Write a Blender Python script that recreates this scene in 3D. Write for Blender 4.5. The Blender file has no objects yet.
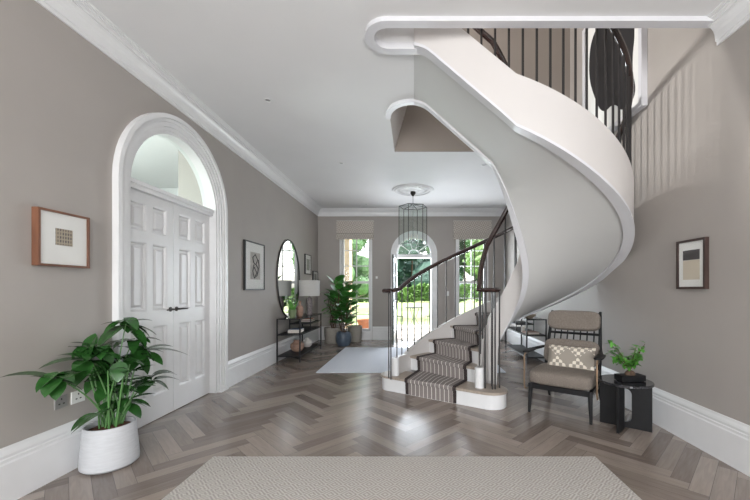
import bpy, math, random
from math import sin, cos, pi, radians as R, sqrt, atan2
from mathutils import Vector as V, Matrix
from mathutils.geometry import tessellate_polygon
random.seed(7)
scn = bpy.context.scene
COL = scn.collection

# ------------------------------------------------------------------ helpers
def s2l(c):
    return tuple(((x/255)/12.92 if x/255 <= .04045 else ((x/255+.055)/1.055)**2.4) for x in c)

def mat(name, rgb, rough=.5, metal=0, spec=.5, noise=0, nscale=8, bump=0, bscale=60, sheen=0, coat=0, emit=None, estr=0, stretch=(1, 1, 1)):
    m = bpy.data.materials.new(name); m.use_nodes = True
    nt = m.node_tree; b = nt.nodes['Principled BSDF']
    c = s2l(rgb)
    b.inputs['Base Color'].default_value = (*c, 1)
    b.inputs['Roughness'].default_value = rough; b.inputs['Metallic'].default_value = metal
    b.inputs['Specular IOR Level'].default_value = spec
    b.inputs['Coat Weight'].default_value = coat
    tc = nt.nodes.new('ShaderNodeTexCoord'); mp = nt.nodes.new('ShaderNodeMapping')
    mp.inputs['Scale'].default_value = stretch
    nt.links.new(tc.outputs['Object'], mp.inputs[0])
    n = nt.nodes.new('ShaderNodeTexNoise'); n.inputs['Scale'].default_value = nscale; n.inputs['Detail'].default_value = 4
    nt.links.new(mp.outputs[0], n.inputs['Vector'])
    r = nt.nodes.new('ShaderNodeValToRGB')
    k = max(noise, .015)
    r.color_ramp.elements[0].position = .3; r.color_ramp.elements[1].position = .7
    r.color_ramp.elements[0].color = (*[x*(1-k) for x in c], 1); r.color_ramp.elements[1].color = (*[min(1, x*(1+k)) for x in c], 1)
    nt.links.new(n.outputs['Fac'], r.inputs[0]); nt.links.new(r.outputs[0], b.inputs['Base Color'])
    if bump:
        n2 = nt.nodes.new('ShaderNodeTexNoise'); n2.inputs['Scale'].default_value = bscale; n2.inputs['Detail'].default_value = 3
        nt.links.new(mp.outputs[0], n2.inputs['Vector'])
        bp = nt.nodes.new('ShaderNodeBump'); bp.inputs['Strength'].default_value = bump; bp.inputs['Distance'].default_value = .01
        nt.links.new(n2.outputs['Fac'], bp.inputs['Height']); nt.links.new(bp.outputs[0], b.inputs['Normal'])
    if emit:
        b.inputs['Emission Color'].default_value = (*s2l(emit), 1); b.inputs['Emission Strength'].default_value = estr
    return m

def nd(nt, t, **kw):
    n = nt.nodes.new(t)
    for k, v in kw.items(): setattr(n, k, v)
    return n
def mth(nt, op, a, b=None):
    n = nt.nodes.new('ShaderNodeMath'); n.operation = op
    for i, x in enumerate((a, b)):
        if x is None: continue
        if isinstance(x, (int, float)): n.inputs[i].default_value = x
        else: nt.links.new(x, n.inputs[i])
    return n.outputs[0]

def mix2(nt, fac, c1, c2):
    n = nt.nodes.new('ShaderNodeMixRGB')
    if isinstance(fac, (int, float)): n.inputs[0].default_value = fac
    else: nt.links.new(fac, n.inputs[0])
    for i, c in ((1, c1), (2, c2)):
        if isinstance(c, tuple): n.inputs[i].default_value = (*c, 1)
        else: nt.links.new(c, n.inputs[i])
    return n.outputs[0]

class MB:
    def __init__(s, off=(0, 0, 0)):
        s.v = []; s.f = []; s.uv = {}; s.col = {}; s.off = V(off)
    def add(s, vs, fs, M=None):
        b = len(s.v)
        for p in vs:
            p = V(p)
            if M is not None: p = M @ p
            s.v.append(p - s.off)
        for f in fs: s.f.append(tuple(b+i for i in f))
        return s
    def box(s, x0, x1, y0, y1, z0, z1, M=None):
        return s.add([(x0, y0, z0), (x1, y0, z0), (x1, y1, z0), (x0, y1, z0), (x0, y0, z1), (x1, y0, z1), (x1, y1, z1), (x0, y1, z1)],
                     [(0, 3, 2, 1), (4, 5, 6, 7), (0, 1, 5, 4), (1, 2, 6, 5), (2, 3, 7, 6), (3, 0, 4, 7)], M)
    def cbox(s, c, d, M=None):
        return s.box(c[0]-d[0]/2, c[0]+d[0]/2, c[1]-d[1]/2, c[1]+d[1]/2, c[2]-d[2]/2, c[2]+d[2]/2, M)
    def tube(s, pts, r, n=8, M=None, cap=True, sx=1.0):
        pts = [V(p) for p in pts]; rs = r if isinstance(r, (list, tuple)) else [r]*len(pts)
        vs = []; fs = []; prev = None
        for i, p in enumerate(pts):
            t = (pts[min(i+1, len(pts)-1)] - pts[max(i-1, 0)])
            if t.length < 1e-9: t = V((0, 0, 1))
            t.normalize()
            if prev is None:
                up = V((0, 0, 1)) if abs(t.z) < .9 else V((1, 0, 0))
            else: up = prev
            a = t.cross(up)
            if a.length < 1e-6: a = t.cross(V((0, 1, 0)))
            a.normalize(); u = a.cross(t).normalized(); prev = u
            for k in range(n):
                an = 2*pi*k/n + (pi/4 if n == 4 else 0)
                vs.append(p + (a*cos(an)*sx + u*sin(an))*rs[i])
        for i in range(len(pts)-1):
            for k in range(n):
                fs.append((i*n+k, i*n+(k+1) % n, (i+1)*n+(k+1) % n, (i+1)*n+k))
        if cap:
            fs.append(tuple(range(n-1, -1, -1))); fs.append(tuple((len(pts)-1)*n+k for k in range(n)))
        return s.add(vs, fs, M)
    def lathe(s, prof, c=(0, 0, 0), n=32, M=None, sx=1, sy=1):
        vs = []; fs = []
        for (r, z) in prof:
            for k in range(n):
                a = 2*pi*k/n; vs.append((c[0]+r*cos(a)*sx, c[1]+r*sin(a)*sy, c[2]+z))
        for i in range(len(prof)-1):
            for k in range(n): fs.append((i*n+k, i*n+(k+1) % n, (i+1)*n+(k+1) % n, (i+1)*n+k))
        fs.append(tuple(range(n-1, -1, -1))); fs.append(tuple((len(prof)-1)*n+k for k in range(n)))
        return s.add(vs, fs, M)
    def prism(s, outer, holes, fn, d0, d1):
        """2-D polygon with holes; fn(u, v, d) -> point"""
        loops = [outer]+list(holes); allp = [p for l in loops for p in l]
        tris = tessellate_polygon([[V((p[0], p[1], 0)) for p in l] for l in loops])
        N = len(allp)
        vs = [fn(p[0], p[1], d0) for p in allp]+[fn(p[0], p[1], d1) for p in allp]
        fs = [tuple(t) for t in tris]+[tuple(N+i for i in reversed(t)) for t in tris]
        b = 0
        for l in loops:
            for i in range(len(l)):
                j = (i+1) % len(l); fs.append((b+i, b+j, N+b+j, N+b+i))
            b += len(l)
        return s.add(vs, fs)
    def sup(s, c, d, e=.35, M=None, nu=20, nv=12, e2=None):
        """superellipsoid cushion"""
        e2 = e2 or e
        vs = []; fs = []
        pw = lambda x, k: math.copysign(abs(x)**k, x)
        for i in range(nv+1):
            ph = -pi/2+pi*i/nv
            for k in range(nu):
                th = 2*pi*k/nu
                vs.append((c[0]+d[0]/2*pw(cos(ph), e2)*pw(cos(th), e), c[1]+d[1]/2*pw(cos(ph), e2)*pw(sin(th), e), c[2]+d[2]/2*pw(sin(ph), e2)))
        for i in range(nv):
            for k in range(nu): fs.append((i*nu+k, i*nu+(k+1) % nu, (i+1)*nu+(k+1) % nu, (i+1)*nu+k))
        return s.add(vs, fs, M)
    def leaf(s, base, d, L, W, droop=.3, n=6, fold=.18, tip=1.0):
        d = V(d).normalized(); up = V((0, 0, 1))
        side = d.cross(up)
        if side.length < .05: side = V((1, 0, 0))
        side.normalize(); p = V(base); vs = []; fs = []
        st = L/n; dr = d.copy()
        for i in range(n+1):
            t = i/n
            w = W/2*(sin(pi*min(1, t**.75*.97+.03))**tip)
            nn = side.cross(dr).normalized()
            vs += [p-side*w+nn*w*fold, p, p+side*w+nn*w*fold]
            dr = (dr+V((0, 0, -droop/n))).normalized(); p = p+dr*st
        for i in range(n):
            a = i*3; fs += [(a, a+1, a+4, a+3), (a+1, a+2, a+5, a+4)]
        return s.add(vs, fs)
    def build(s, name, m, parent=None, smooth=False, bevel=0):
        me = bpy.data.meshes.new(name); me.from_pydata([tuple(p) for p in s.v], [], s.f)
        me.update()
        import bmesh
        bm = bmesh.new(); bm.from_mesh(me)
        if not s.uv and not s.col and not getattr(s, 'keep', False): bmesh.ops.recalc_face_normals(bm, faces=bm.faces)
        bm.to_mesh(me); bm.free()
        if s.uv:
            l = me.uv_layers.new(name='UVMap'); i = 0
            for fi, f in enumerate(me.polygons):
                for k, li in enumerate(f.loop_indices): l.data[li].uv = s.uv[fi][k]
        if s.col:
            a = me.attributes.new('tone', 'FLOAT', 'FACE')
            for fi in range(len(me.polygons)): a.data[fi].value = s.col[fi]
        if smooth:
            me.polygons.foreach_set('use_smooth', [True]*len(me.polygons))
            try: me.set_sharp_from_angle(angle=R(40))
            except Exception: pass
        me.materials.append(m)
        o = bpy.data.objects.new(name, me); COL.objects.link(o)
        if parent is not None: o.parent = parent
        if bevel:
            b = o.modifiers.new('Bevel', 'BEVEL'); b.width = bevel; b.segments = 2; b.limit_method = 'ANGLE'
        return o

def thing(name, label, cat, loc=(0, 0, 0), rotz=0, group=None):
    o = bpy.data.objects.new(name, None); COL.objects.link(o); o.location = loc; o.rotation_euler = (0, 0, rotz)
    o.empty_display_size = .1
    return tag(o, label, cat, group)
def tag(o, label, cat, group=None, kind=None):
    o['label'] = label; o['category'] = cat
    if group: o['group'] = group
    if kind: o['kind'] = kind
    return o
def struct(o, label=None):
    o['kind'] = 'structure'
    if label: o['label'] = label
    return o
def copy_tree(o, parent=None):
    c = o.copy(); COL.objects.link(c); c.parent = parent
    for ch in list(o.children): copy_tree(ch, c)
    return c

# pixel -> point, f = 350 px, horizon (414, 289.5), eye 1.25 m
F = 350.; HX = 414.; HY = 289.5; EH = 1.25
XL, XR, YB, H = -2.39, 2.27, 8.71, 3.25
YR = -2.6                    # wall behind the camera
UF, UC = 3.6, 6.2            # upper floor and upper ceiling

# ------------------------------------------------------------------ materials
M = {}
M['wall'] = mat('taupe_wall_paint', (161, 155, 150), .6, noise=.03, nscale=2, bump=.05, bscale=200)
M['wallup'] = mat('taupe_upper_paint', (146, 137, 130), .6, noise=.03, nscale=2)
M['ceil'] = mat('ceiling_paint', (221, 221, 222), .7, noise=.02, nscale=1.5)
M['white'] = mat('white_gloss_paint', (219, 219, 220), .3, noise=.02)
M['stairwhite'] = mat('stair_plaster_white', (202, 198, 196), .45, noise=.02, nscale=2)
M['soffit'] = mat('soffit_plaster', (196, 196, 195), .6, noise=.02, nscale=1.5)
M['trimw'] = mat('bright_white_trim', (208, 208, 212), .35)
M['iron'] = mat('dark_bronze_iron', (36, 33, 33), .5, .1)
M['rail'] = mat('dark_mahogany_rail', (46, 28, 25), .22, noise=.3, nscale=20, coat=.5)
M['railred'] = M['rail']
M['oak'] = mat('grey_oak_tread', (158, 146, 134), .4, noise=.15, nscale=12, stretch=(1, 8, 1))
M['border'] = mat('dark_brown_border', (52, 43, 42), .9, noise=.15, nscale=80)
M['blackmetal'] = mat('black_metal', (40, 40, 42), .35, .5)
M['blackwood'] = mat('black_wood', (20, 20, 22), .5, spec=.3, noise=.2, nscale=15)
M['bronze'] = mat('bronze_tube', (150, 126, 104), .3, .7)
M['tweed'] = mat('brown_tweed', (120, 111, 103), .95, noise=.35, nscale=160, bump=.4, bscale=220)
M['stone'] = mat('pale_stone_pot', (184, 185, 188), .7, noise=.06, nscale=14, bump=.15, bscale=40, stretch=(1, 1, 6))
M['soil'] = mat('bark_soil', (96, 62, 46), .95, noise=.5, nscale=60, bump=.6, bscale=60)
def leafmat(name, rgb, rough=.3):
    m = mat(name, rgb, rough, noise=.35, nscale=9)
    return m
M['leaf'] = leafmat('glossy_green_leaf', (44, 86, 38), .22)
M['leaf2'] = leafmat('fig_leaf', (62, 122, 50), .3)
M['leaf3'] = leafmat('light_green_leaf', (82, 142, 56), .4)
M['stem'] = mat('green_stem', (84, 128, 70), .45)
M['bark'] = mat('brown_bark', (88, 70, 56), .9, noise=.3, nscale=20, bump=.4)
M['walnut'] = mat('walnut_frame', (112, 74, 55), .35, noise=.35, nscale=14, stretch=(1, 1, .25))
M['darkframe'] = mat('dark_brown_frame', (62, 46, 42), .4, noise=.2)
M['blackframe'] = mat('black_frame', (34, 34, 34), .4)
M['mat'] = mat('off_white_mount', (228, 228, 225), .8)
M['chrome'] = mat('nickel', (190, 190, 192), .25, 1)
M['darknickel'] = mat('aged_handle', (84, 80, 78), .3, .9)
M['marble'] = mat('black_marble', (44, 44, 48), .15, noise=.8, nscale=14, coat=.4)
M['shade'] = mat('linen_lampshade', (186, 184, 180), .9, noise=.06, nscale=120)
M['ceramic'] = mat('grey_mottled_ceramic', (112, 104, 104), .5, noise=.5, nscale=45)
M['terra'] = mat('brown_stoneware', (150, 120, 104), .6, noise=.25, nscale=20)
M['whitecer'] = mat('white_ceramic', (214, 210, 204), .45, noise=.06)
M['bluepot'] = mat('blue_grey_glazed_pot', (72, 84, 98), .4, noise=.25, nscale=12)
M['wicker'] = mat('grey_fibre_pot', (154, 148, 140), .9, noise=.2, nscale=30, bump=.5, bscale=50, stretch=(1, 1, 5))
M['brass'] = mat('socket_steel', (150, 148, 147), .4, .3)
M['plastic'] = mat('white_plastic', (226, 226, 224), .4)
M['green_door'] = mat('dark_green_door_paint', (38, 52, 46), .35)
M['orange'] = mat('orange_cover', (178, 96, 70), .6)
M['navy'] = mat('blue_cover', (76, 92, 120), .6)
M['paper'] = mat('paper_pages', (220, 214, 204), .8)
M['bowl'] = mat('stone_bowl', (160, 148, 132), .7, noise=.15, nscale=30)
M['lens'] = mat('downlight_lens', (150, 150, 150), .3)
M['paving'] = mat('pale_paving', (206, 198, 186), .8, noise=.1, nscale=3)
M['grass'] = mat('lawn_grass', (150, 168, 112), .95, noise=.25, nscale=5, bump=.6, bscale=40)
M['treeleaf'] = leafmat('tree_leaf', (66, 104, 58), .6)
M['treeleaf2'] = leafmat('tree_leaf_bluegreen', (48, 78, 66), .6)
M['treeleaf3'] = leafmat('tree_leaf_bright', (104, 136, 76), .6)
M['limestone'] = mat('buff_limestone', (204, 188, 160), .8, noise=.12, nscale=6)
M['brick'] = mat('terracotta', (176, 116, 84), .8, noise=.2)
M['base'] = mat('floor_subbase', (50, 44, 40), .8)

def glass_mat(name, tint=(1, 1, 1), refl=.08, rough=0.0):
    m = bpy.data.materials.new(name); m.use_nodes = True; nt = m.node_tree
    nt.nodes.remove(nt.nodes['Principled BSDF']); out = nt.nodes['Material Output']
    t = nd(nt, 'ShaderNodeBsdfTransparent'); t.inputs[0].default_value = (*tint, 1)
    g = nd(nt, 'ShaderNodeBsdfGlossy'); g.inputs['Roughness'].default_value = rough
    fr = nd(nt, 'ShaderNodeLayerWeight'); fr.inputs[0].default_value = .5
    mx = nd(nt, 'ShaderNodeMixShader')
    f = mth(nt, 'ADD', mth(nt, 'MULTIPLY', mth(nt, 'POWER', fr.outputs['Facing'], 5), .8), refl/2)
    nt.links.new(f, mx.inputs[0]); nt.links.new(t.outputs[0], mx.inputs[1]); nt.links.new(g.outputs[0], mx.inputs[2])
    nt.links.new(mx.outputs[0], out.inputs[0])
    return m
M['glass'] = glass_mat('window_glass')
M['picglass'] = glass_mat('picture_glass', refl=.045)
M['lantern_glass'] = glass_mat('lantern_glass', tint=(.925, .965, .948), refl=.07)
M['fanglass'] = glass_mat('fanlight_glass', tint=(.96, .99, .975), refl=.06)
M['mirror'] = mat('mirror_silver', (235, 238, 238), .01, 1)

def floor_mat():
    m = bpy.data.materials.new('herringbone_oak'); m.use_nodes = True; nt = m.node_tree; b = nt.nodes['Principled BSDF']
    at = nd(nt, 'ShaderNodeAttribute', attribute_name='tone'); uv = nd(nt, 'ShaderNodeUVMap')
    mp = nd(nt, 'ShaderNodeMapping'); mp.inputs['Scale'].default_value = (1.2, 12, 1); nt.links.new(uv.outputs[0], mp.inputs[0])
    n = nd(nt, 'ShaderNodeTexNoise'); n.inputs['Scale'].default_value = 3; n.inputs['Detail'].default_value = 6; n.inputs['Distortion'].default_value = 1.2
    nt.links.new(mp.outputs[0], n.inputs['Vector'])
    r = nd(nt, 'ShaderNodeValToRGB'); r.color_ramp.elements[0].position = .3; r.color_ramp.elements[1].position = .7
    r.color_ramp.elements[0].color = (*s2l((104, 93, 86)), 1); r.color_ramp.elements[1].color = (*s2l((150, 138, 129)), 1)
    nt.links.new(n.outputs['Fac'], r.inputs[0])
    r2 = nd(nt, 'ShaderNodeValToRGB'); r2.color_ramp.elements[0].color = (*s2l((96, 84, 76)), 1); r2.color_ramp.elements[1].color = (*s2l((166, 153, 143)), 1)
    nt.links.new(at.outputs['Fac'], r2.inputs[0])
    c = mix2(nt, .68, r.outputs[0], r2.outputs[0]); nt.links.new(c, b.inputs['Base Color'])
    b.inputs['Roughness'].default_value = .27
    rr = nd(nt, 'ShaderNodeMapRange'); rr.inputs[3].default_value = .16; rr.inputs[4].default_value = .30; b.inputs['Specular IOR Level'].default_value = .8
    nt.links.new(n.outputs['Fac'], rr.inputs[0]); nt.links.new(rr.outputs[0], b.inputs['Roughness'])
    bp = nd(nt, 'ShaderNodeBump'); bp.inputs['Strength'].default_value = .12; bp.inputs['Distance'].default_value = .004
    nt.links.new(n.outputs['Fac'], bp.inputs['Height']); nt.links.new(bp.outputs[0], b.inputs['Normal'])
    return m
M['floor'] = floor_mat()

def rug_mat(name, c1, c2, cell, freq):
    m = bpy.data.materials.new(name); m.use_nodes = True; nt = m.node_tree; b = nt.nodes['Principled BSDF']
    tc = nd(nt, 'ShaderNodeTexCoord'); sp = nd(nt, 'ShaderNodeSeparateXYZ'); nt.links.new(tc.outputs['Object'], sp.inputs[0])
    fx = mth(nt, 'ABSOLUTE', mth(nt, 'SUBTRACT', mth(nt, 'FRACT', mth(nt, 'DIVIDE', mth(nt, 'ADD', sp.outputs[0], 50), cell)), .5))
    fy = mth(nt, 'ABSOLUTE', mth(nt, 'SUBTRACT', mth(nt, 'FRACT', mth(nt, 'DIVIDE', mth(nt, 'ADD', sp.outputs[1], 50), cell)), .5))
    s = mth(nt, 'SINE', mth(nt, 'MULTIPLY', mth(nt, 'ADD', fx, fy), freq))
    s = mth(nt, 'ADD', mth(nt, 'MULTIPLY', s, .5), .5)
    n = nd(nt, 'ShaderNodeTexNoise'); n.inputs['Scale'].default_value = 90; nt.links.new(tc.outputs['Object'], n.inputs['Vector'])
    f = mth(nt, 'MULTIPLY', mth(nt, 'ADD', s, n.outputs['Fac']), .5)
    nt.links.new(mix2(nt, f, s2l(c1), s2l(c2)), b.inputs['Base Color'])
    b.inputs['Roughness'].default_value = .95; b.inputs['Specular IOR Level'].default_value = .1
    bp = nd(nt, 'ShaderNodeBump'); bp.inputs['Strength'].default_value = .5; bp.inputs['Distance'].default_value = .005
    nt.links.new(s, bp.inputs['Height']); nt.links.new(bp.outputs[0], b.inputs['Normal'])
    return m
M['rug'] = rug_mat('diamond_woven_rug', (142, 136, 130), (206, 201, 195), .11, 26)
M['rug2'] = rug_mat('pale_blue_grey_rug', (184, 188, 196), (214, 216, 222), .06, 20)
M['blind'] = rug_mat('chevron_blind_fabric', (134, 125, 118), (222, 215, 207), .11, 13)

def stripe_mat():
    m = bpy.data.materials.new('striped_runner'); m.use_nodes = True; nt = m.node_tree; b = nt.nodes['Principled BSDF']
    uv = nd(nt, 'ShaderNodeUVMap'); sp = nd(nt, 'ShaderNodeSeparateXYZ'); nt.links.new(uv.outputs[0], sp.inputs[0])
    fr = mth(nt, 'FRACT', mth(nt, 'MULTIPLY', sp.outputs[0], 11))
    s = mth(nt, 'LESS_THAN', fr, .15)
    n = nd(nt, 'ShaderNodeTexNoise'); n.inputs['Scale'].default_value = 120; tc = nd(nt, 'ShaderNodeTexCoord'); nt.links.new(tc.outputs['Object'], n.inputs['Vector'])
    base = mix2(nt, n.outputs['Fac'], s2l((112, 104, 101)), s2l((142, 134, 131)))
    nt.links.new(mix2(nt, s, base, s2l((206, 200, 194))), b.inputs['Base Color'])
    b.inputs['Roughness'].default_value = .95
    return m
M['stripe'] = stripe_mat()

def pillow_mat():
    m = bpy.data.materials.new('checked_pillow'); m.use_nodes = True; nt = m.node_tree; b = nt.nodes['Principled BSDF']
    tc = nd(nt, 'ShaderNodeTexCoord'); ck = nd(nt, 'ShaderNodeTexChecker'); ck.inputs['Scale'].default_value = 30
    sp = nd(nt, 'ShaderNodeSeparateXYZ'); nt.links.new(tc.outputs['Object'], sp.inputs[0])
    cb = nd(nt, 'ShaderNodeCombineXYZ'); nt.links.new(sp.outputs[0], cb.inputs[0]); nt.links.new(sp.outputs[2], cb.inputs[1]); cb.inputs[2].default_value = .01
    nt.links.new(cb.outputs[0], ck.inputs[0])
    ck.inputs[1].default_value = (*s2l((222, 214, 200)), 1); ck.inputs[2].default_value = (*s2l((150, 142, 132)), 1)
    fx = mth(nt, 'ABSOLUTE', mth(nt, 'SUBTRACT', mth(nt, 'FRACT', mth(nt, 'DIVIDE', mth(nt, 'ADD', sp.outputs[0], 5.02), .2)), .5))
    fz = mth(nt, 'ABSOLUTE', mth(nt, 'SUBTRACT', mth(nt, 'FRACT', mth(nt, 'DIVIDE', mth(nt, 'ADD', sp.outputs[2], 5.0), .2)), .5))
    s = mth(nt, 'LESS_THAN', mth(nt, 'ADD', fx, fz), .52)
    nt.links.new(mix2(nt, s, s2l((150, 142, 132)), ck.outputs[0]), b.inputs['Base Color']); b.inputs['Roughness'].default_value = .9
    return m
M['pillow'] = pillow_mat()

# ------------------------------------------------------------------ SETTING
# floor: herringbone planks
def clip(poly, x0, x1, y0, y1):
    def cl(ps, f, it):
        out = []
        for i in range(len(ps)):
            a, b = ps[i-1], ps[i]; fa, fb = f(a), f(b)
            if fa >= 0 and fb >= 0: out.append(b)
            elif fa >= 0 > fb or fa < 0 <= fb:
                t = fa/(fa-fb); p = tuple(a[k]+(b[k]-a[k])*t for k in range(4))
                out.append(p)
                if fb >= 0: out.append(b)
        return out
    for f in (lambda p: p[0]-x0, lambda p: x1-p[0], lambda p: p[1]-y0, lambda p: y1-p[1]):
        poly = cl(poly, f, None)
        if not poly: return []
    return poly
fl = MB(); fl.keep = True
W = .105; n = 6; gp = .010
fi = 0; c45 = 1/sqrt(2)
for k in range(-110, 110):
    for m_ in range(-12, 12):
        for kind in (0, 1):
            x0 = k+m_*2*n; y0 = k
            if kind == 0: q = [(x0+gp, y0+gp), (x0+n-gp, y0+gp), (x0+n-gp, y0+1-gp), (x0+gp, y0+1-gp)]; uvs = [(0, 0), (n, 0), (n, 1), (0, 1)]
            else:
                q = [(x0+n+gp, y0+1-n+gp), (x0+n+1-gp, y0+1-n+gp), (x0+n+1-gp, y0+1-gp), (x0+n+gp, y0+1-gp)]; uvs = [(0, 0), (0, 1), (n, 1), (n, 0)]
            ro = (random.random()*50, random.random()*50); tone = random.random()
            pl = [((x-y)*c45*W, (x+y)*c45*W+3, (u*W+ro[0]), (v*W+ro[1])) for (x, y), (u, v) in zip(q, uvs)]
            if max(p[0] for p in pl) < -2.55 or min(p[0] for p in pl) > 2.4 or max(p[1] for p in pl) < YR-.1 or min(p[1] for p in pl) > 9.0: continue
            pl = clip(pl, -2.52, XR+.02, YR, 8.98)
            if len(pl) < 3: continue
            b = len(fl.v); fl.v += [V((p[0], p[1], 0)) for p in pl]; fl.f.append(tuple(range(b, b+len(pl))))
            fl.uv[fi] = [(p[2], p[3]) for p in pl]; fl.col[fi] = tone; fi += 1
struct(fl.build('floor', M['floor']))
struct(MB().box(-2.6, XR+.1, YR, 9.0, -.1, -.002).build('floor', M['base']))

# left wall with arched doorway (opening half width .665, spring 2.15)
DC, DW, DS = 3.585, .665, 2.15
def archpts(c, hw, z0, zs, n=28, rev=False):
    p = [(c-hw, z0)]+[(c+hw*cos(pi-pi*i/n), zs+hw*sin(pi*i/n)) for i in range(n+1)]+[(c+hw, z0)]
    return p
out = [(YR, 0)]+archpts(DC, DW, 0, DS)+[(YB+.3, 0), (YB+.3, H), (YR, H)]
struct(MB().prism(out, [], lambda u, v, d: (d, u, v), XL, XL-.15).build('wall_left', M['wall']))
# back wall with arched door and two windows
WX0, WX1 = 1.09, 1.80; WZ0, WZ1 = .22, 2.62
out = [(XL, 0)]+archpts(0, .46, 0, 2.13, 20)+[(XR, 0), (XR, H), (XL, H)]
wh = [[(-WX1, WZ0), (-WX0, WZ0), (-WX0, WZ1), (-WX1, WZ1)], [(WX0, WZ0), (WX1, WZ0), (WX1, WZ1), (WX0, WZ1)]]
struct(MB().prism(out, wh, lambda u, v, d: (u, d, v), YB, YB+.3).build('wall_back', M['wall']))
struct(MB().box(XR, XR+.2, YR, YB+.3, 0, UC).build('wall_right', M['wall']))
# rear wall behind the camera with unseen window openings, added to bring in light, both storeys
rw = [[(-1.9, .5), (-.5, .5), (-.5, 2.8), (-1.9, 2.8)], [(.5, .5), (1.9, .5), (1.9, 2.8), (.5, 2.8)],
      [(-1.9, 4.3), (-.5, 4.3), (-.5, 5.8), (-1.9, 5.8)], [(.5, 4.3), (1.9, 4.3), (1.9, 5.8), (.5, 5.8)]]
struct(MB().prism([(XL-.15, 0), (XR, 0), (XR, UC), (XL-.15, UC)], rw, lambda u, v, d: (u, d, v), YR, YR-.2).build('wall_front', M['wall']))

# ceiling slab with the stair well
HOLE = [(XR, 2.62), (-.2, 2.62)]+[(-.2+.125*cos(a), 2.745+.125*sin(a)) for a in [R(270-180*i/10) for i in range(1, 10)]]+[(-.2, 2.87), (.0, 2.87), (.0, 3.72)]
ICV = [(.0, 3.72)]
for i in range(0, 9):
    a = R(90+90*i/8)   # curve from inner string round to the left edge of the well
    ICV.append((-.03+.25*cos(a), 4.03-.31*sin(a)) if False else (-.03-.25*sin(R(90*i/8)), 4.03-.31*cos(R(90*i/8))))
HOLE += ICV[1:]+[(-.28, 5.09), (XR, 5.09)]
outc = [(XL-.15, YR), (XR, YR)]+[HOLE[0]]+HOLE[1:]+[(XR, YB+.3), (XL-.15, YB+.3)]
struct(MB().prism(outc, [], lambda u, v, d: (u, v, d), H, UF-.02).build('ceiling', M['ceil']))
# upper storey shell
struct(MB().box(XL-.15, XR, 5.09, 5.24, UF-.02, UC).build('wall_upper_back', M['wallup']))
struct(MB().box(XL-.15, XL, YR, 5.09, UF-.02, UC).build('wall_upper_left', M['wallup']))
struct(MB().box(XL-.15, XR, YR, 5.24, UC, UC+.15).build('ceiling_upper', M['ceil']))
struct(MB().box(XL, XR-.05, YR, 2.4, UF-.02, UF).build('floor_upper', M['oak']))
# fascia of the well behind the stair (slab edge paint) and leaning left reveal
m = MB(); m.add([(-.285, 3.9, H+.001), (-.285, 5.09, H+.001), (.02, 5.09, 4.35), (.02, 3.9, 4.35), (-.34, 3.9, H+.001), (-.34, 5.09, H+.001), (-.03, 5.09, 4.35), (-.03, 3.9, 4.35)],
               [(0, 1, 2, 3), (7, 6, 5, 4), (0, 3, 7, 4), (1, 5, 6, 2), (3, 2, 6, 7), (0, 4, 5, 1)])
struct(m.build('wall_upper_well', M['stairwhite']))
struct(MB().box(-.28, XR, 5.07, 5.089, H, UF+.1).build('wall_well_back', M['wallup']))

# well edge moulding
def strip(path, w0, w1, z0, z1, name, m, parent=None):
    """band beside a plan path: from w0 to w1 to its left"""
    P = [V((p[0], p[1])) for p in path]; vs = []; fs = []
    for i, p in enumerate(P):
        t = (P[min(i+1, len(P)-1)]-P[max(i-1, 0)]).normalized(); nn = V((-t.y, t.x))
        for w, z in ((w0, z0), (w1, z0), (w1, z1), (w0, z1)): q = p+nn*w; vs.append((q.x, q.y, z))
    for i in range(len(P)-1):
        for k in range(4): a = i*4; fs.append((a+k, a+(k+1) % 4, a+4+(k+1) % 4, a+4+k))
    fs += [(0, 1, 2, 3), tuple(len(P)*4-4+k for k in (3, 2, 1, 0))]
    return MB().add(vs, fs).build(name, m, parent)
near = [(XR, 2.62), (1.2, 2.62)]+[(-.2, 2.62)]+[(-.2+.125*cos(a), 2.745+.125*sin(a)) for a in [R(270-180*i/14) for i in range(1, 14)]]+[(-.2, 2.87), (.05, 2.87)]
struct(strip(near, -.012, .06, H-.035, H+.02, 'trim_1', M['trimw']))
struct(strip(ICV, -.012, .05, H-.035, H+.02, 'trim_2', M['trimw']))

# cornice
prof = [(0, -.18), (.014, -.18), (.014, -.155), (.024, -.15), (.026, -.13), (.03, -.10), (.04, -.075), (.056, -.055), (.07, -.045), (.078, -.045), (.078, -.032), (.09, -.026), (.098, -.026),
        (.1, -.016), (.112, -.016), (.114, -.008), (.126, -.008), (.13, 0), (0, 0)]
def mould(paths, prof, z, name, m):
    vs = []; fs = []
    n = len(prof)
    P = [paths(d) for d, _ in prof]; k = len(P[0])
    for j in range(k):
        for i in range(n): vs.append((P[i][j][0], P[i][j][1], z+prof[i][1]))
    for j in range(k-1):
        for i in range(n): fs.append((j*n+i, j*n+(i+1) % n, (j+1)*n+(i+1) % n, (j+1)*n+i))
    fs += [tuple(range(n)), tuple((k-1)*n+i for i in range(n-1, -1, -1))]
    return struct(MB().add(vs, fs).build(name, m, None))
mould(lambda d: [(XL+d, YR), (XL+d, YB-d), (XR-d, YB-d), (XR-d, 5.12)], prof, H, 'trim_3', M['white'])
mould(lambda d: [(XR-d, YR), (XR-d, 2.61)], prof, H, 'trim_4', M['white'])
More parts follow.
